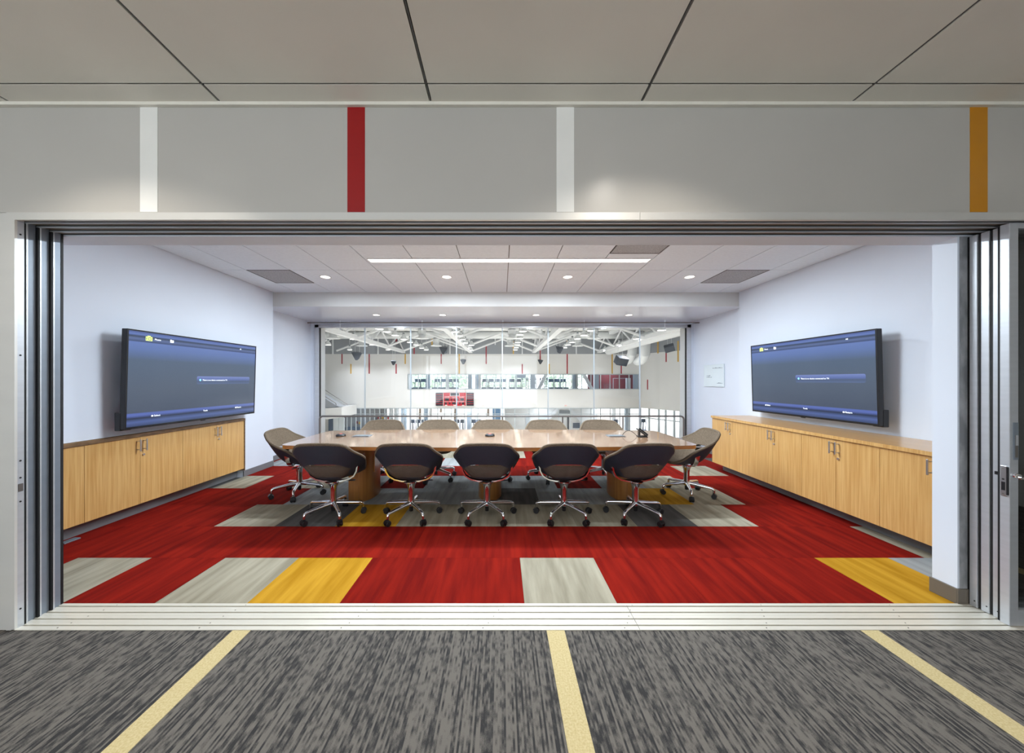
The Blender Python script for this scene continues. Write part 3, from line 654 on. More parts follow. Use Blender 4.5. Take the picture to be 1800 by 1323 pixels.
# ================================================================== chairs
def cat(keys, a):
    for i in range(len(keys)-1):
        if keys[i][0] <= a <= keys[i+1][0]+1e-9: break
    p0 = keys[max(i-1, 0)]; p1 = keys[i]; p2 = keys[i+1]; p3 = keys[min(i+2, len(keys)-1)]
    t = (a-p1[0])/(p2[0]-p1[0]); out = []
    for c in (1, 2, 3):
        m1 = (p2[c]-p0[c])/max(p2[0]-p0[0], 1e-6)*(p2[0]-p1[0]); m2 = (p3[c]-p1[c])/max(p3[0]-p1[0], 1e-6)*(p2[0]-p1[0])
        t2, t3 = t*t, t*t*t
        out.append((2*t3-3*t2+1)*p1[c]+(t3-2*t2+t)*m1+(-2*t3+3*t2)*p2[c]+(t3-t2)*m2)
    return out
RIM = [(0, 0, .265, .452), (35, .19, .26, .452), (60, .262, .17, .49), (85, .312, .03, .61), (105, .322, -.08, .67), (130, .288, -.20, .735), (148, .225, -.272, .808), (165, .11, -.298, .826), (180, 0, -.30, .828)]
SEAT = [(0, 0, .235, .44), (35, .15, .22, .435), (60, .18, .13, .425), (90, .172, 0, .425), (130, .150, -.12, .425), (180, 0, -.185, .43)]
def shell_pt(phi, t, off=0.0):
    a = abs(((phi+180) % 360)-180); sgn = 1 if ((phi+180) % 360)-180 >= 0 else -1
    R = cat(RIM, a); S = cat(SEAT, a)
    P0 = Vector((0, 0.02, .438)); P3 = Vector((sgn*R[0], R[1], R[2])); S_ = Vector((sgn*S[0], S[1], S[2]))
    P1 = P0.lerp(S_, 0.78); P1.z = S_.z-0.008
    P2 = S_*1.0; P2.x *= 1.04; P2.y = P2.y*1.04; P2.z = S_.z+0.16*(P3.z-S_.z)
    u = 1-t
    return P0*(u**3)+P1*(3*u*u*t)+P2*(3*u*t*t)+P3*(t**3)
NP, NT = 72, 28
def normal(phi, t):
    e = 0.4; a = shell_pt(phi+e, t)-shell_pt(phi-e, t); t0, t1 = max(t-0.01, 0.02), min(t+0.01, 1.0)
    b = shell_pt(phi, t1)-shell_pt(phi, t0); n = a.cross(b)
    if n.length < 1e-9: return Vector((0, 0, -1))
    n.normalize(); return n
# outward direction sign check
_n = normal(180, 0.95); OUT = 1 if _n.y < 0 else -1
def surf(t0, t1, keep, off):
    vs = []; fs = []; ix = {}
    def vid(i, j):
        i %= NP
        if (i, j) not in ix:
            phi, t = 360*i/NP, j/NT
            p = shell_pt(phi, t)
            o = off(phi, t)
            if o: p = p+(normal(phi, max(t, 0.04))*OUT*o if t > 0.03 else Vector((0, 0, -o)))
            ix[(i, j)] = len(vs); vs.append(p)
        return ix[(i, j)]
    for i in range(NP):
        for j in range(NT):
            t = (j+0.5)/NT; phi = 360*(i+0.5)/NP
            if t0 <= t <= t1 and keep(phi, t):
                q = [vid(i, j), vid(i+1, j), vid(i+1, j+1), vid(i, j+1)]
                fs.append(tuple(q))
    return vs, fs
dback = lambda phi: abs(phi-180)
in_slot = lambda phi, t: dback(phi) < 33 and 0.715 < t < 0.76
in_mesh = lambda phi, t: dback(phi) < 60 and 0.42 < t < 0.76
TH = 0.026
def make_chair_meshes():
    out = {}
    mb = MB(); v, f = surf(0, 1, lambda p, t: not in_slot(p, t), lambda p, t: 0); mb.add(v, f)
    rim = [shell_pt(360*i/NP, 1.0)+normal(360*i/NP, 0.97)*OUT*TH*0.5+Vector((0, 0, 0.002)) for i in range(NP)]
    n = 8; vs = []
    for i in range(NP):
        d = (rim[(i+1) % NP]-rim[i-1]).normalized(); up = Vector((0, 0, 1)); a = d.cross(up).normalized(); u = a.cross(d).normalized()
        for k in range(n): t = 2*PI*k/n; vs.append(rim[i]+(a*math.cos(t)+u*math.sin(t))*TH*0.62)
    mb.add(vs, [(i*n+k, i*n+(k+1) % n, ((i+1) % NP)*n+(k+1) % n, ((i+1) % NP)*n+k) for i in range(NP) for k in range(n)])
    out['seat_cushion'] = mb.mesh('seat_cushion', 'fabric', True)
    mb = MB(); v, f = surf(0, 1, lambda p, t: not in_mesh(p, t), lambda p, t: TH); mb.add(v, f); out['shell'] = mb.mesh('shell', 'shell_dark', True)
    mb = MB(); v, f = surf(0, 1, lambda p, t: in_mesh(p, t) and not (in_slot(p, t) and dback(p) < 27), lambda p, t: TH); mb.add(v, f); out['mesh_panel'] = mb.mesh('mesh_panel', 'mesh_weave', True)
    # yoke
    prof = [(.322, .665), (.300, .645), (.280, .600), (.268, .55), (.256, .49), (.228, .44), (.17, .402), (.09, .385), (0, .382)]
    full = [(-x, z) for x, z in prof]+[(x, z) for x, z in prof[-2::-1]]
    vs = []; m = len(full)
    for i, (x, z) in enumerate(full):
        x0_, z0_ = full[max(i-1, 0)]; x1_, z1_ = full[min(i+1, m-1)]; tx, tz = x1_-x0_, z1_-z0_; l = math.hypot(tx, tz); nx, nz = -tz/l, tx/l
        e = min(i, m-1-i); wd = [.052, .044, .032, .026, .025, .026, .030, .034, .036][e]; yc = [-.02, -.022, -.022, -.02, -.015, -.01, 0, 0, 0][e]; h = 0.007
        for sx_, sy_ in ((-1, -1), (1, -1), (1, 1), (-1, 1)): vs.append((x+nx*h*sx_, yc+wd*sy_, z+nz*h*sx_))
    fs = [(4*i+k, 4*i+(k+1) % 4, 4*i+4+(k+1) % 4, 4*i+4+k) for i in range(m-1) for k in range(4)]+[(3, 2, 1, 0), (4*m-4, 4*m-3, 4*m-2, 4*m-1)]
    out['arm_frame'] = MB().add(vs, fs).mesh('arm_frame', 'chrome', True)
    out['column'] = MB().lathe([(.036, .150), (.034, .20), (.034, .28), (.038, .32), (.048, .350), (.064, .368), (.080, .376), (.080, .382)], 24).mesh('column', 'chrome', True)
    out['hub'] = MB().lathe([(.020, .118), (.040, .122), (.044, .15), (.036, .166), (.030, .170)], 24).mesh('hub', 'chrome', True)
    out['gas_lift'] = MB().lathe([(.018, .062), (.021, .066), (.021, .120)], 16).mesh('gas_lift', 'plastic_black', True)
    leg = MB(); P = [(.03, .150), (.10, .143), (.18, .134), (.25, .126), (.278, .122), (.292, .114), (.298, .098), (.298, .070)]; Wd = [.024, .021, .0185, .0165, .016, .016, .015, .014]
    leg.tube([(0, r, z) for r, z in P], Wd, 10); out['leg'] = leg.mesh('leg', 'chrome', True)
    cs = MB()
    for sx_ in (-1, 1): cs.tube([(sx_*.006, .300, .029), (sx_*.010, .300, .029), (sx_*.022, .300, .029), (sx_*.026, .300, .029)], [.026, .029, .029, .025], 18)
    cs.tube([(-.007, .300, .029), (.007, .300, .029)], .022, 12); cs.tube([(0, .298, .055), (0, .298, .074)], .012, 10)
    hood = [(.0, .0)]
    for k in range(9):
        a = PI*k/8; cs.box(-.024, .024, .300+.031*math.cos(a)-.005, .300+.031*math.cos(a)+.005, .029+.031*math.sin(a)-.004, .029+.031*math.sin(a)+.004) if k in (1, 2, 3, 4) else None
    out['caster'] = cs.mesh('caster', 'plastic_black', True)
    lv = MB().tube([(.05, .02, .386), (.12, .02, .378), (.165, .02, .380)], .004, 6).tube([(.155, .02, .380), (.225, .02, .384)], [.009, .007], 8)
    out['height_lever'] = lv.mesh('height_lever', 'plastic_black', True)
    return out
CM = make_chair_meshes()
def chair(x, y, yaw, base_yaw, label, group):
    t = thing('swivel_chair', label, 'chair', (x, y, 0), yaw, group)
    for k in ('seat_cushion', 'shell', 'mesh_panel', 'arm_frame', 'column', 'hub', 'gas_lift', 'height_lever'): inst(k, CM[k], t)
    for i in range(5):
        a = base_yaw-yaw+2*PI*i/5
        lg = inst('leg', CM['leg'], t, (0, 0, 0), (0, 0, a)); inst('caster', CM['caster'], lg)
    return t
CX = [-1.80, -0.969, -0.158, 0.665, 1.428]
for i, x in enumerate(CX):
    chair(x, 3.648, [0.03, 0.02, -0.01, 0.0, 0.10][i], [0.02, 0.03, 0, 0, -0.10][i], 'dark mesh-backed swivel chair on the near side of the table, %s' % ('leftmost', 'second from the left', 'in the middle', 'second from the right', 'rightmost')[i], 'near side chairs')
for i, x in enumerate([-1.80, -0.974, -0.140, 0.681, 1.505]):
    chair(x, 5.06, PI+[0.12, 0.0, 0.02, 0, -0.10][i], 0.2+0.1*i, 'taupe-backed swivel chair behind the table before the window, %s' % ('leftmost', 'second from the left', 'in the middle', 'second from the right', 'rightmost')[i], 'far side chairs')
chair(-2.580, 4.354, -PI/2+0.10, math.radians(198), 'taupe and dark swivel chair at the left end of the table', 'end chairs')
chair(2.362, 4.364, PI/2-0.12, math.radians(162), 'taupe and dark swivel chair at the right end of the table', 'end chairs')

# ================================================================== GYM beyond the glass
YW, ZGF, ZGR = 32.0, -3.9, 5.6
K = YW/F
def wx(px): return (px-HX)*K
def wz(py): return HCAM+(HY-py)*K
gf = struct(box('floor', 'gym_floor', (-24, 24, YG+0.35, 44, ZGF-0.1, ZGF)), 'pale wooden gym floor')
gr = struct(box('ceiling', 'gym_white', (-24, 24, YG+0.05, YW+0.4, ZGR, ZGR+0.2)), 'white roof deck of the gym')
fw = sempty('wall_gym', 'gym wall around the conference room window')
box('wall_part', 'gym_white', (-24, -4.004, YG+0.05, YG+0.34, ZGF, ZGR), fw); box('wall_part', 'gym_white', (4.043, 24, YG+0.05, YG+0.34, ZGF, ZGR), fw)
box('wall_part', 'gym_white', (-4.004, 4.043, YG+0.05, YG+0.34, ZGF, 0.0), fw); box('wall_part', 'gym_white', (-4.004, 4.043, YG+0.05, YG+0.34, ZT+0.001, ZGR), fw)
for n, a in (('wall_left', -24.2), ('wall_right', 24)): struct(box(n, 'gym_white', (a, a+0.2, YG, 44, ZGF, ZGR)), 'white side wall of the gym')
UX0, UX1 = wx(717), wx(1123); UZ0, UZ1 = wz(683.6), wz(657.4); LZ1 = wz(716.6); ZGREY = wz(622); LX0, XK = wx(602), wx(1124.5)
bw = sempty('wall_back', 'far gym wall, grey above and white below')
box('upper_band', 'gym_grey', (-24, XK, YW, YW+0.3, ZGREY, ZGR), bw)
box('white_band', 'gym_white', (-24, XK, YW, YW+0.3, UZ1, ZGREY), bw)
box('white_band', 'gym_white', (-24, UX0, YW, YW+0.3, UZ0, UZ1), bw)
box('white_band', 'gym_white', (-24, XK, YW, YW+0.3, LZ1, UZ0), bw)
box('white_band', 'gym_white', (-24, LX0, YW, YW+0.3, ZGF, LZ1), bw)
box('lintel', 'mullion', (LX0, XK, YW-0.02, YW+0.3, LZ1-0.08, LZ1), bw)
STR = [('gym_red', 601.2, 622, 639.4), ('gym_yellow', 616.8, 639.4, 656.6), ('gym_red', 649, 622, 656.6), ('gym_red', 696.4, 639.4, 656.6), ('gym_yellow', 712.4, 622, 639.4),
       ('gym_red', 728, 609, 622), ('gym_red', 696.6, 595, 605), ('gym_yellow', 759.4, 594, 606), ('gym_red', 775.6, 622, 639.4), ('gym_yellow', 807.2, 622, 656.6), ('gym_red', 854.6, 606, 639.4),
       ('gym_yellow', 902.4, 600, 622), ('gym_red', 918, 639.4, 656.6), ('gym_red', 949.6, 610, 632), ('gym_yellow', 965.2, 639.4, 656.6), ('gym_red', 997, 622, 656.6),
       ('gym_yellow', 997.2, 594, 606), ('gym_red', 1044, 622, 639.4), ('gym_yellow', 1076, 622, 656.6), ('gym_red', 1092, 639.4, 656.6)]
for m, p, a, b in STR: box('colour_stripe', m, (wx(p)-0.055, wx(p)+0.055, YW-0.015, YW, wz(b), wz(a)), bw)
# skewed wall at the right, runs from the far wall towards the viewer
sk = sempty('wall_skew', 'skewed white gym wall at the right', (XK, YW, 0)); ang = math.atan2(-3.6, 1.84); sk.rotation_euler = (0, 0, ang)
box('upper_band', 'gym_grey', (0, 14, 0, 0.3, ZGREY, ZGR), sk); box('white_band', 'gym_white', (0, 14, 0, 0.3, LZ1, ZGREY), sk)
def along(px):   # distance along the skewed wall for a photo column
    c, s = math.cos(ang), math.sin(ang); q = (px-HX)/F; return (q*YW-XK)/(c-q*s)
def skz(px, py):
    d = along(px); return HCAM+(HY-py)*(YW+d*math.sin(ang))/F
for m, p, a, b in (('gym_yellow', 1156.6, 594, 621), ('gym_red', 1171, 620, 636), ('gym_yellow', 1192, 599, 635.6), ('gym_red', 1138.4, 667, 684.6)):
    d = along(p); box('colour_stripe', m, (d-0.06, d+0.06, -0.015, 0, skz(p, b), skz(p, a)), sk)
sd = [0]+[along(p) for p in (1140, 1157, 1169, 1184, 1195)]+[along(1195)+2*k for k in range(1, 4)]
for i, d in enumerate(sd):
    box('mullion', 'mullion', (d-0.06, d+0.06, 0.02, 0.14, ZGF, LZ1), sk)
    if i: box('pane', 'glass', (sd[i-1]+0.06, d-0.06, 0.07, 0.09, ZGF, LZ1), sk)
box('transom', 'mullion', (0, 13, 0.02, 0.12, -2.0, -1.92), sk)

# upper window band
w2 = sempty('window_2', 'long strip window high in the far gym wall')
ms = [717, 735, 751, 769, 786, 803, 820, 838, 855, 872, 889.5, 908, 924, 942, 957, 974, 990, 1006, 1023, 1039, 1056, 1072.5, 1089, 1106, 1123]
box('frame', 'mullion', (UX0, UX1, YW-0.03, YW+0.12, UZ1-0.06, UZ1+0.02), w2); box('frame', 'mullion', (UX0, UX1, YW-0.03, YW+0.12, UZ0-0.03, UZ0+0.03), w2)
for i, p in enumerate(ms):
    box('mullion', 'mullion', (wx(p)-0.03, wx(p)+0.03, YW, YW+0.10, UZ0, UZ1), w2)
    if i: box('pane', 'glass', (wx(ms[i-1])+0.03, wx(p)-0.03, YW+0.04, YW+0.06, UZ0+0.03, UZ1-0.06), w2)
UF = UZ0-0.05; UYB = 39.0
struct(box('floor', 'gym_white', (UX0-1, XK+4, YW+0.3, UYB+0.2, UF-0.2, UF)), 'pale floor of the upper fitness room')
struct(box('ceiling', 'gym_white', (UX0-1, XK+4, YW+0.3, UYB+0.2, UZ1+0.35, UZ1+0.6)), 'white ceiling of the upper fitness room')
wu = sempty('window_3', 'outer window wall of the upper fitness room')
for k in range(16):
    x = -12+1.7*k
    if x < 9.5: box('mullion', 'mullion', (x-0.04, x+0.04, UYB, UYB+0.1, UF, UZ1+0.35), wu)
box('transom', 'mullion', (-12, 9.5, UYB, UYB+0.08, UF+1.15, UF+1.20), wu)
struct(box('wall_red', 'red_room', (7.9+1.0, XK+4, 35.2, 35.4, UF, UZ1+0.35)), 'dark red wall of the upper room')
rd = struct(box('door_5', 'red_room', (wx(1080)*1.09, wx(1101)*1.09, 35.14, 35.2, UF, UF+1.05)), 'red door in the red upper wall')
box('door_frame', 'mullion', (wx(1079)*1.09, wx(1080)*1.09, 35.13, 35.2, UF, UF+1.1), rd); box('door_frame', 'mullion', (wx(1079)*1.09, wx(1101)*1.09, 35.13, 35.2, UF+1.05, UF+1.1), rd)
wu2 = sempty('wall_upper', 'white columns and braces behind the strip window')
for p, wpx, m in ((720, 5, 'gym_white'), (752, 6, 'col_blue'), (786, 5, 'gym_white'), (826, 7, 'col_blue'), (838, 5, 'blue_panel'), (843, 4, 'gym_white'), (937, 8, 'col_blue'), (1010, 6, 'col_blue'), (1014, 4, 'gym_white'),
                  (1049, 8, 'col_blue'), (1118, 7, 'col_blue'), (1105, 7, 'pale_door')):
    y = 33.4; box('column', m, ((p-wpx/2-HX)*y/F, (p+wpx/2-HX)*y/F, y, y+0.3, UF, UZ1+0.35 if p != 1105 else UF+1.1), wu2)
for p0, p1 in ((961, 947), (1026, 1041)):
    y = 33.2; a, b = (p0-HX)*y/F, (p1-HX)*y/F
    MB().add([(a-0.16, y, UZ1+0.1), (a+0.16, y, UZ1+0.1), (b+0.16, y, UF), (b-0.16, y, UF), (a-0.16, y+0.3, UZ1+0.1), (a+0.16, y+0.3, UZ1+0.1), (b+0.16, y+0.3, UF), (b-0.16, y+0.3, UF)],
             [(0, 1, 2, 3), (7, 6, 5, 4), (0, 4, 5, 1), (1, 5, 6, 2), (2, 6, 7, 3), (3, 7, 4, 0)]).build('brace', 'gym_steel', wu2)
box('hanging_screen', 'col_blue', ((908-HX)*35/F, (924-HX)*35/F, 35, 35.1, HCAM+(HY-664.5)*35/F, HCAM+(HY-657.5)*35/F), wu2)
for xx in (-6, 0, 6, 11): area('upper_room_fill', (xx, 34.2, UZ1+0.33), 1.2, 30, (0.9, 0.96, 1.0), shape='SQUARE')  # unseen fill lights, added to brighten the upper fitness room
# exercise machines behind the strip window
def treadmill_mesh():
    mb = MB().box(-0.28, 0.28, -0.75, 0.75, 0, 0.16)
    mb2 = MB()
    for s in (-1, 1): mb2.tube([(s*0.26, 0.62, 0.12), (s*0.27, 0.72, 0.75)], 0.03, 6).tube([(s*0.27, 0.72, 0.70), (s*0.26, 0.30, 0.66)], 0.025, 6)
    mb3 = MB().bbox(-0.27, 0.27, 0.62, 0.76, 0.70, 1.02, 0.03)
    return mb.mesh('deck', 'equip'), mb2.mesh('uprights', 'equip'), mb3.mesh('console', 'equip')
TM = treadmill_mesh()
for i, p in enumerate((731, 741.5, 766.5, 778, 789, 800, 852, 863, 874, 885, 900, 912, 970, 981, 992)):
    y = 34.6; t = thing('treadmill', 'small dark treadmill behind the strip window, %s from the left' % ORD[i], 'treadmill', ((p-HX)*y/F, y, UF), 0, 'treadmills in the upper room')
    for n, me in zip(('deck', 'uprights', 'console'), TM): inst(n, me, t)
for i, p in enumerate((921.5, 932, 946, 957.5)):
    y = 35.2; t = thing('weight_rack', 'dark weight rack behind the strip window, %s from the left' % ORD[i], 'weight rack', ((p-HX)*y/F, y, UF), 0, 'weight racks')
    for s in (-1, 1): box('upright', 'equip', (s*0.2-0.025, s*0.2+0.025, -0.03, 0.03, 0, 1.08), t)
    for z in (0.25, 0.5, 0.75): box('shelf', 'equip', (-0.2, 0.2, -0.15, 0.15, z, z+0.03), t)
    MB().tube([(-0.3, 0, 1.0), (0.3, 0, 1.0)], 0.02, 6).tube([(-0.28, 0, 1.0), (-0.20, 0, 1.0)], 0.16, 14).tube([(0.20, 0, 1.0), (0.28, 0, 1.0)], 0.16, 14).build('barbell', 'equip', t)
t = thing('weight_bench', 'pale multi-arm machine in front of the red upper wall', 'exercise machine', ((1068-HX)*34/F, 34, UF))
for k in range(4): MB().tube([(-0.35+0.23*k, 0, 0), (-0.30+0.2*k, 0, 0.42), (-0.42+0.27*k, 0, 0.55)], 0.025, 6).build('arm', 'plate_grey', t)
# trees outside
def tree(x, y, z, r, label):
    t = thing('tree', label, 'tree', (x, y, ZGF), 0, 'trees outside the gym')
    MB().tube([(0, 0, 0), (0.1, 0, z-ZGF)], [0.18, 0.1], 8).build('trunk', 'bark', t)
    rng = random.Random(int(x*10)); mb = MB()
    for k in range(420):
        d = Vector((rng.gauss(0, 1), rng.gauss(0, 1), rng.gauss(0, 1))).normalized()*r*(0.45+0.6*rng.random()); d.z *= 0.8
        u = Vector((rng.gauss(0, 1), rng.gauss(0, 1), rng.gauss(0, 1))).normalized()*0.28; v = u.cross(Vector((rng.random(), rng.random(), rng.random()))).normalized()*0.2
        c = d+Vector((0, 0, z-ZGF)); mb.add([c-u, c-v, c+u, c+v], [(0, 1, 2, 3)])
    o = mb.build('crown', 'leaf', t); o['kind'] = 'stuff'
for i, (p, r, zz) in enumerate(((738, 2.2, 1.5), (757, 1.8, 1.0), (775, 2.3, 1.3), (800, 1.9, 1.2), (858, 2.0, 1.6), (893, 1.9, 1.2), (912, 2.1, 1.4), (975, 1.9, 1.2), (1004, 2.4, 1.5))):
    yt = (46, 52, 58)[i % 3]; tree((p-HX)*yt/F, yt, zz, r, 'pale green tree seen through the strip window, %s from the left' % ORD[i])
struct(box('floor', 'ext_ground', (-60, 60, 44, 120, ZGF-0.2, ZGF-0.05)), 'pale ground outside the gym')

# lower storefront
w4 = sempty('window_4', 'storefront glazing at the foot of the far gym wall')
ls = [602, 609, 616.7, 625, 633.7, 641.7, 649.7, 658, 667, 676, 685, 697, 709, 720, 733, 745, 757, 769, 781, 793, 803, 816, 828, 840, 855, 870, 885, 905, 930, 947, 963, 982, 1003, 1022, 1039, 1056, 1073, 1090, 1106, 1124]
for i, p in enumerate(ls):
    box('mullion', 'mullion', (wx(p)-0.035, wx(p)+0.035, YW+0.02, YW+0.12, ZGF, LZ1), w4)
    if i: box('pane', 'glass', (wx(ls[i-1])+0.035, wx(p)-0.035, YW+0.06, YW+0.08, ZGF, LZ1-0.08), w4)
box('transom', 'mullion', (LX0, wx(1124), YW+0.02, YW+0.12, wz(728), wz(727)), w4)
LYB = 40.0
struct(box('ceiling', 'gym_white', (-24, 24, YW+0.3, LYB, LZ1+0.02, LZ1+0.3)), 'white ceiling of the lower fitness room')
for xx in (-15, -9, -3, 4, 10): area('lower_room_fill', (xx, 33.6, LZ1), 1.2, 60, (0.9, 0.96, 1.0), shape='SQUARE')  # fill lights added out of view behind the lintel to lift the dark interior
wlw = sempty('wall_lower', 'columns and interior walls behind the storefront')
y = 35.0
def lx(p): return (p-HX)*y/F
box('partition', 'gym_white', (lx(887), lx(1050), y, y+0.2, ZGF, LZ1), wlw)
box('partition', 'gym_grey', (lx(560), lx(668), 37, 37.2, ZGF, LZ1), wlw)
for p, wpx, m in ((873, 14, 'blue_panel'), (751, 5, 'col_blue'), (826, 8, 'col_blue'), (712, 8, 'col_blue'), (690, 5, 'gym_white'), (699, 6, 'gym_white'), (838, 6, 'gym_white'), (1076, 6, 'gym_white'), (1100, 8, 'col_blue')):
    box('column', m, (lx(p-wpx/2), lx(p+wpx/2), 34.4, 34.8, ZGF, LZ1), wlw)
for p0, q0, p1, q1, wd in ((981, 717, 958, 741, 3.5), (1000, 717, 1024, 743, 3)):
    a, b = lx(p0), lx(p1); za, zb = HCAM+(HY-q0)*y/F, HCAM+(HY-q1)*y/F; h = wd*y/F
    MB().add([(a-h, 34.7, za), (a+h, 34.7, za), (b+h, 34.7, zb), (b-h, 34.7, zb), (a-h, 34.95, za), (a+h, 34.95, za), (b+h, 34.95, zb), (b-h, 34.95, zb)],
             [(0, 1, 2, 3), (7, 6, 5, 4), (0, 4, 5, 1), (1, 5, 6, 2), (2, 6, 7, 3), (3, 7, 4, 0)]).build('brace', 'gym_steel', wlw)
for a_, b_ in ((924, 932), (947, 963)): box('door_leaf', 'pale_door', (lx(a_), lx(b_), y-0.04, y, ZGF, HCAM+(HY-729)*y/F), wlw)
box('glass_case', 'gym_grey', (lx(983), lx(1002), y-0.05, y, HCAM+(HY-727)*y/F, HCAM+(HY-721)*y/F), wlw); box('dark_slot', 'speaker', (lx(997), lx(1000), y-0.05, y, ZGF, HCAM+(HY-733)*y/F), wlw)
box('notice', 'equip', (lx(1007), lx(1019), y-0.05, y, HCAM+(HY-752)*y/F, HCAM+(HY-743)*y/F), wlw)
box('front_desk', 'equip', (lx(602), lx(655), 35.6, 36.2, ZGF, HCAM+(HY-750)*36/F), wlw)
for p, q, m in ((646, 744, 'gym_yellow'), (654, 737, 'gym_red'), (648, 739, 'equip'), (662, 737, 'gym_yellow'), (614, 746, 'red_room'), (619, 747, 'gym_yellow'), (672, 738, 'gym_red'), (680, 737, 'equip_blue')):
    box('poster', m, (lx(p-1.6), lx(p+1.6), 36.8, 36.84, HCAM+(HY-q-2.2)*y/F, HCAM+(HY-q+2.2)*y/F), wlw)
box('duct', 'gym_grey', (lx(643), lx(650), 36, 36.3, HCAM+(HY-728)*y/F, HCAM+(HY-721)*y/F), wlw); box('duct', 'gym_grey', (lx(655), lx(660), 36, 36.3, HCAM+(HY-728)*y/F, HCAM+(HY-720)*y/F), wlw)
def machine_meshes():
    a = MB().box(-0.18, 0.18, -0.7, 0.7, 0, 0.12).box(-0.12, 0.12, -0.2, 0.2, 0.12, 0.5)
    b = MB()
    for s in (-1, 1): b.tube([(s*0.20, 0.35, 0.3), (s*0.22, 0.25, 0.95), (s*0.22, 0.05, 1.55)], 0.03, 6).tube([(s*0.16, -0.5, 0.25), (s*0.16, 0.4, 0.45)], 0.04, 6)
    c = MB().tube([(0, 0.4, 0.1), (0, 0.3, 1.3)], 0.06, 8).bbox(-0.2, 0.2, 0.2, 0.32, 1.2, 1.55, 0.03)
    return a.mesh('base', 'equip_blue'), b.mesh('arms', 'equip_blue'), c.mesh('console', 'equip')
EM = machine_meshes()
for i, p in enumerate((680, 690, 724, 734, 744, 757, 767, 778, 789, 803, 813, 832, 842, 1084, 1133)):
    yy = 33.3 if p < 1120 else 33.8; t = thing('elliptical_trainer', 'small blue-grey elliptical trainer behind the lower storefront, %s from the left' % ORD[i], 'exercise machine', ((p-HX)*yy/F, yy, ZGF), 0, 'elliptical trainers')
    for n, me in zip(('base', 'arms', 'console'), EM): inst(n, me, t)
# stair block at the left
sb = thing('stair', 'grey stair with thin rails rising at the left of the gym', 'stair', (0, 0, 0))
ys = 29.0
def sx(p): return (p-HX)*ys/F
def sz(q): return HCAM+(HY-q)*ys/F
MB().add([(sx(545), ys, sz(719)), (sx(597), ys, sz(714.5)), (sx(590), ys, sz(712)), (sx(572), ys, sz(700.5)), (sx(545), ys, sz(683)), (sx(545), ys+1.2, sz(719)), (sx(597), ys+1.2, sz(714.5)), (sx(590), ys+1.2, sz(712)), (sx(572), ys+1.2, sz(700.5)), (sx(545), ys+1.2, sz(683))],
         [(0, 1, 2, 3, 4), (9, 8, 7, 6, 5), (0, 5, 6, 1), (1, 6, 7, 2), (2, 7, 8, 3), (3, 8, 9, 4), (4, 9, 5, 0)]).build('flight', 'gym_grey', sb)
MB().tube([(sx(545), ys, sz(679)), (sx(572), ys, sz(697)), (sx(590), ys, sz(708.5)), (sx(591), ys, sz(712))], 0.035, 6).build('rail', 'rail_metal', sb)
MB().tube([(sx(545), ys+1.1, sz(676)), (sx(572), ys+1.1, sz(694)), (sx(600), ys+1.1, sz(711.5))], 0.025, 6).build('rail', 'rail_metal', sb)
mz = sempty('wall_mezzanine', 'white block below the stair at the left of the gym')
MB().add([(sx(540), ys-0.1, sz(718.8)), (sx(601.5), ys-0.1, sz(715.5)), (sx(601.5), ys-0.1, sz(733)), (sx(540), ys-0.1, sz(742)), (sx(540), ys+2.9, sz(718.8)), (sx(601.5), ys+2.9, sz(715.5)), (sx(601.5), ys+2.9, sz(733)), (sx(540), ys+2.9, sz(742))],
         [(0, 1, 2, 3), (7, 6, 5, 4), (0, 4, 5, 1), (1, 5, 6, 2), (2, 6, 7, 3), (3, 7, 4, 0)]).build('fascia', 'gym_white', mz)
for p0, p1, m in ((572, 580, 'equip'), (580.5, 590, 'pale_door'), (590.5, 600, 'pale_door')): box('door_leaf', m, (sx(p0), sx(p1), ys+0.5, ys+0.6, ZGF, sz(735)), mz)

# scoreboard
bd = thing('scoreboard', 'red and black basketball scoreboard on the far gym wall', 'scoreboard', (0, YW, 0))
def bx(u): return wx(755+u/20)
def bz(v): return wz(680+v/20)
def pan(name, m, u0, u1, v0, v1, d0, d1, parent): return box(name, m, (bx(u0), bx(u1), -d1, -d0, bz(v1), bz(v0)), parent)
for u0, u1 in ((225, 478), (1303, 1557)):
    s = pan('side_panel', 'board_dark', u0, u1, 205, 655, 0, 0.12, bd)
    for k in range(5): pan('row_line', 'board_red', u0+12, u1-10, 256+81*k, 270+81*k, 0.12, 0.13, s)
ce_ = pan('centre_panel', 'board_red', 500, 1278, 203, 656, 0, 0.12, bd)
for u0, u1 in ((484, 498), (1280, 1296)): pan('edge_strip', 'board_white', u0, u1, 203, 656, 0, 0.12, bd)
pan('clock_frame', 'board_white', 728, 1056, 203, 320, 0.12, 0.13, ce_); pan('clock', 'board_dark', 744, 1040, 205, 304, 0.13, 0.14, ce_)
for u0, u1, v0, v1 in ((550, 695, 390, 480), (1085, 1220, 390, 480), (760, 800, 395, 480), (865, 908, 395, 480), (975, 1018, 395, 480), (545, 620, 540, 610), (685, 740, 540, 600), (800, 960, 535, 605), (1040, 1095, 540, 600), (1145, 1220, 535, 610)):
    pan('digit_window', 'board_dark', u0, u1, v0, v1, 0.12, 0.13, ce_)
def btext(b, u, v, s):
    text('lettering', b, s, 'board_white', ce_, Matrix(((1, 0, 0, bx(u)), (0, 0, -1, -0.125), (0, 1, 0, bz(v)), (0, 0, 0, 1))), 'CENTER', 0.003)
for b, u, v, s in (('HOME', 625, 348, 0.17), ('GUEST', 1150, 350, 0.19), ('PERIOD', 890, 366, 0.13), ('FOULS', 585, 511, 0.13), ('T.O.L', 705, 511, 0.12), ('PLAYER  FOUL', 885, 511, 0.13), ('T.O.L', 1062, 511, 0.12), ('FOULS', 1190, 511, 0.13)): btext(b, u, v, s)
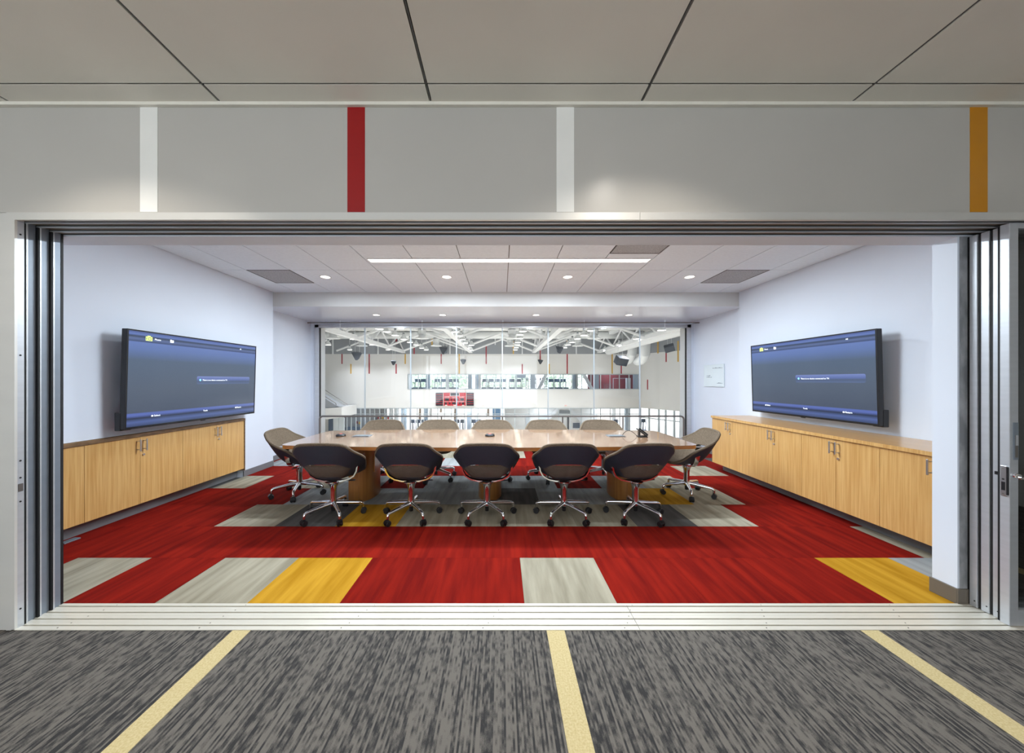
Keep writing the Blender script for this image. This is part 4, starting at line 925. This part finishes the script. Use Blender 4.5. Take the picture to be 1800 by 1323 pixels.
for u0, u1 in ((545, 630), (845, 935), (1145, 1235)): pan('maker_plate', 'board_white', u0, u1, 628, 655, 0.12, 0.13, ce_)
for i, p in enumerate((850.2, 994.4)):
    e = thing('exit_sign', 'small red exit sign under the %s of the far gym wall' % ('middle', 'right half')[i], 'exit sign', (wx(p), YW-0.02, wz(712.6)), 0, 'gym exit signs')
    box('plate', 'board_white', (-0.10, 0.10, -0.03, 0.02, -0.07, 0.07), e); 
    text('lettering', 'EXIT', 0.11, 'exit_red', e, Matrix(((1, 0, 0, 0), (0, 0, -1, -0.031), (0, 1, 0, 0), (0, 0, 0, 1))), 'CENTER', 0.002)

# trusses
for i, X in enumerate((-9.2, -2.9, 3.0, 9.1)):
    t = thing('roof_truss', 'white steel roof truss running to the far wall, %s from the left' % ORD[i], 'truss', (X, 0, 0), 0, 'gym roof trusses')
    box('bottom_chord', 'gym_steel', (-0.16, 0.16, 9, YW, 4.05, 4.30), t); box('top_chord', 'gym_steel', (-0.16, 0.16, 9, YW, 5.30, 5.58), t)
    for k in range(11):
        ya = 10+2*k; q = 1 if k % 2 else -1
        MB().tube([(0, ya, 4.25 if q > 0 else 5.35), (0, ya+2, 5.35 if q > 0 else 4.25)], 0.07, 6).build('web', 'gym_steel', t)
n = 0
for Yb in (21.4, 27.0, 31.2):
    for X in (-15.3, -9.2, -2.9, 3.0, 9.1):
        n += 1
        if X > 9: continue
        t = thing('cross_brace', 'thin white cross brace between gym roof trusses, bay %s from the left, %s row' % (ORD[(n-1) % 5], ('nearest', 'middle', 'farthest')[(n-1)//5]), 'brace', (X, Yb, 0), 0, 'gym cross braces')
        sp_ = {-15.3: 6.1, -9.2: 6.3, -2.9: 5.9, 3.0: 6.1}[X]; MB().tube([(0.2, 0, 4.2), (sp_/2, 0, 5.25)], 0.09, 6).build('strut', 'gym_steel', t); MB().tube([(sp_/2, 0, 5.25), (sp_-0.2, 0, 4.2)], 0.09, 6).build('strut', 'gym_steel', t)
# drum ducts
dn = MB().lathe([(0.26, 3.2), (0.26, 0.28), (0.22, 0.24), (0.22, 0.16), (0.47, 0.02), (0.45, 0.0), (0.20, 0.06), (0.18, 0.10)], 22)
DB = MB().lathe([(0.275, 0.615), (0.275, 0.30), (0.235, 0.26), (0.235, 0.14)], 22).mesh('drum', 'gym_duct', True)
DF = MB().lathe([(0.235, 0.14), (0.30, 0.10), (0.47, 0.035), (0.46, 0.0), (0.22, 0.05), (0.20, 0.08)], 22).mesh('flange', 'gym_duct', True)
DI = MB().lathe([(0.0, 0.06), (0.215, 0.055)], 22).mesh('outlet', 'gym_grey')
dd = [(585.5, 595, 23.6), (742, 595, 23.6), (900, 594, 23.6), (1044.5, 596, 23.6), (636, 608.5, 28.7), (766.7, 608.5, 28.7), (896.5, 608.5, 28.7), (1015.5, 608.5, 28.7)]
for i, (p, q, yy) in enumerate(dd):
    P = at(p, q, yy); P.z = 4.36
    t = thing('drum_diffuser', 'white drum air diffuser hanging in the gym, %s row, %s from the left' % (('near', 'far')[i//4], ORD[i % 4]), 'air diffuser', P, 0, 'gym drum diffusers')
    for nm, me in (('drum', DB), ('flange', DF), ('outlet', DI)): inst(nm, me, t)
for i, yy in enumerate((23.6, 28.75)):
    tag(MB().tube([(-16, yy, 5.285), (12, yy, 5.285)], 0.30, 14).build('supply_duct', 'gym_duct', None, smooth=True), 'white round supply duct across the gym roof, %s one' % ('nearer', 'farther')[i], 'duct')
# big duct with elbows on the right
bd2 = thing('exhaust_duct', 'big pale duct with two elbows at the right of the gym', 'duct')
MB().tube([(9.9, 31.5, 4.25), (9.9, 24, 4.35), (9.9, 10, 4.35)], 0.42, 16).build('main_run', 'gym_duct', bd2, smooth=True)
for yh in (12, 16, 20, 24, 28): MB().tube([(9.9, yh, 4.7), (9.9, yh, ZGR)], 0.02, 6).build('hanger', 'gym_steel', bd2)
for p in (1112, 1134.5):
    yy = 27.5 if p < 1120 else 25.0
    q = [at(p+2, 594, yy), at(p, 602, yy), at(p-0.5, 612, yy), at(p-1, 621, yy), at(p-4, 629, yy+0.6), at(p-8, 633, yy+1.6), at(p-14, 635, yy+3.4)]
    MB().tube(q, 0.36, 14).build('elbow', 'gym_duct', bd2, smooth=True)
# speakers
SP = [(627.6, 625.6, 18, 24), (692, 637.6, 10, 29.5), (781, 615.6, 17, 24), (814.6, 635.6, 11, 29.5), (949.6, 636, 10, 29.5), (982.6, 614.6, 16, 24), (1092, 633.6, 20, 22), (1176.6, 611.6, 16, 22)]
for i, (p, q, wpx, yy) in enumerate(SP):
    P = at(p, q, yy); wd = wpx*yy/F/2
    t = thing('hanging_speaker', 'dark grey hanging loudspeaker in the gym, %s from the left' % ORD[i], 'loudspeaker', P, [0.2, 0.1, -0.35, -0.1, 0.1, 0.35, 0.2, -0.5][i], 'gym loudspeakers')
    h = wd*0.95
    if i < 6:
        b_ = MB().add([(-wd, -wd*0.4, h*0.7), (wd, -wd*0.4, h*0.55), (wd*0.12, -wd*0.4, -h*0.9), (-wd*0.25, -wd*0.4, -h*0.85), (-wd*0.5, wd*0.6, h), (wd*0.5, wd*0.6, h*0.9), (wd*0.3, wd*0.6, -h*0.5), (-wd*0.2, wd*0.6, -h*0.5)],
                      [(0, 1, 2, 3), (7, 6, 5, 4), (0, 4, 5, 1), (1, 5, 6, 2), (2, 6, 7, 3), (3, 7, 4, 0)])
    else: b_ = MB().bbox(-wd, wd, -wd*0.7, wd*0.7, -h*0.75, h*0.75, wd*0.1)
    o = b_.build('cabinet', 'speaker', t)
    if i >= 6: o.rotation_euler = (0.5, (0.12, -0.25)[i-6], 0)
    for s in (-1, 1): MB().tube([(s*wd*0.4, 0.1, h*0.6), (s*wd*0.4, 0.1, ZGR-P.z)], 0.012, 5).build('cable', 'gym_steel', t)
# pendants
PL = [(575.8, 582), (680, 583.4), (667, 578.5), (694.8, 589.7), (709.4, 596.6), (577, 606.5), (621, 596.6), (614.7, 615), (654.3, 606.5), (682, 614.9), (720.7, 602), (731.3, 606.5), (741.2, 612), (749.2, 615),
      (800.7, 583.4), (807.3, 590.3), (812.9, 597), (817.8, 602.7), (829, 606.8), (825, 611.5), (828, 615.2), (919.5, 582.5), (914, 588.6), (913.8, 595), (910.5, 602), (909.7, 606.5), (907.6, 611.3), (906, 615),
      (1026.6, 589.7), (1039, 581.5), (1015.3, 595.7), (1006, 601.8), (998.6, 606.5), (992.6, 611.3), (1163, 580.6), (1118.6, 595.7), (1088.4, 606.3), (1064, 614.6)]
PL.sort()
DM = MB().lathe([(0.03, 0.42), (0.06, 0.40), (0.07, 0.26), (0.12, 0.22), (0.19, 0.13), (0.215, 0.02), (0.22, 0.0)], 20).mesh('dome', 'gym_duct', True)
BM = MB().lathe([(0.0, 0.46), (0.05, 0.45), (0.075, 0.40), (0.06, 0.33), (0.04, 0.32)], 12).mesh('ballast', 'plate_grey', True)
LM = MB().lathe([(0.0, 0.005), (0.20, 0.012)], 20).mesh('lens', 'lamp_lens')
gd = bpy.data.lights.new('pendant_beam', 'AREA'); gd.shape = 'DISK'; gd.size = 0.38; gd.energy = GYM_W; gd.color = (0.93, 0.96, 1.0); gd.spread = math.radians(120)
gd2 = gd.copy(); gd2.energy = GYM_W*2.2
for i, (p, q) in enumerate(PL):
    Y = F*2.7/(HY-q); P = at(p, q, Y); P.z = 4.15
    w_ = 'left part' if p < 640 else 'left of centre' if p < 760 else 'centre' if p < 860 else 'right of centre' if p < 960 else 'right part' if p < 1050 else 'far right'
    cnt = sum(1 for a, b in PL[:i] if ('left part' if a < 640 else 'left of centre' if a < 760 else 'centre' if a < 860 else 'right of centre' if a < 960 else 'right part' if a < 1050 else 'far right') == w_)
    t = thing('pendant_lamp', 'lit dome pendant, gym %s, %s from the left there' % (w_, ORD[cnt]), 'pendant lamp', P, 0, 'gym dome pendants')
    inst('dome', DM, t); inst('ballast', BM, t); inst('lens', LM, t)
    MB().tube([(0, 0, 0.44), (0, 0, ZGR-4.15)], 0.012, 5).build('cord', 'gym_steel', t)
    o = bpy.data.objects.new('pendant_beam', gd if p < 1050 else gd2); C.objects.link(o); o.parent = t; o.location = (0, 0, -0.01)
# thin verticals hung from the gym roof
for i, (p, q) in enumerate(((585, 622), (664.5, 622), (791, 622), (870.5, 606), (918, 622), (1013, 622))):
    yy = 31.8; a = at(p, q, yy); tag(box('hanger_pipe', 'gym_steel', (a.x-0.05, a.x+0.05, yy-0.05, yy+0.05, a.z, ZGR)), 'thin white vertical pipe before the grey band, %s from the left' % ORD[i], 'pipe', 'gym wall pipes')
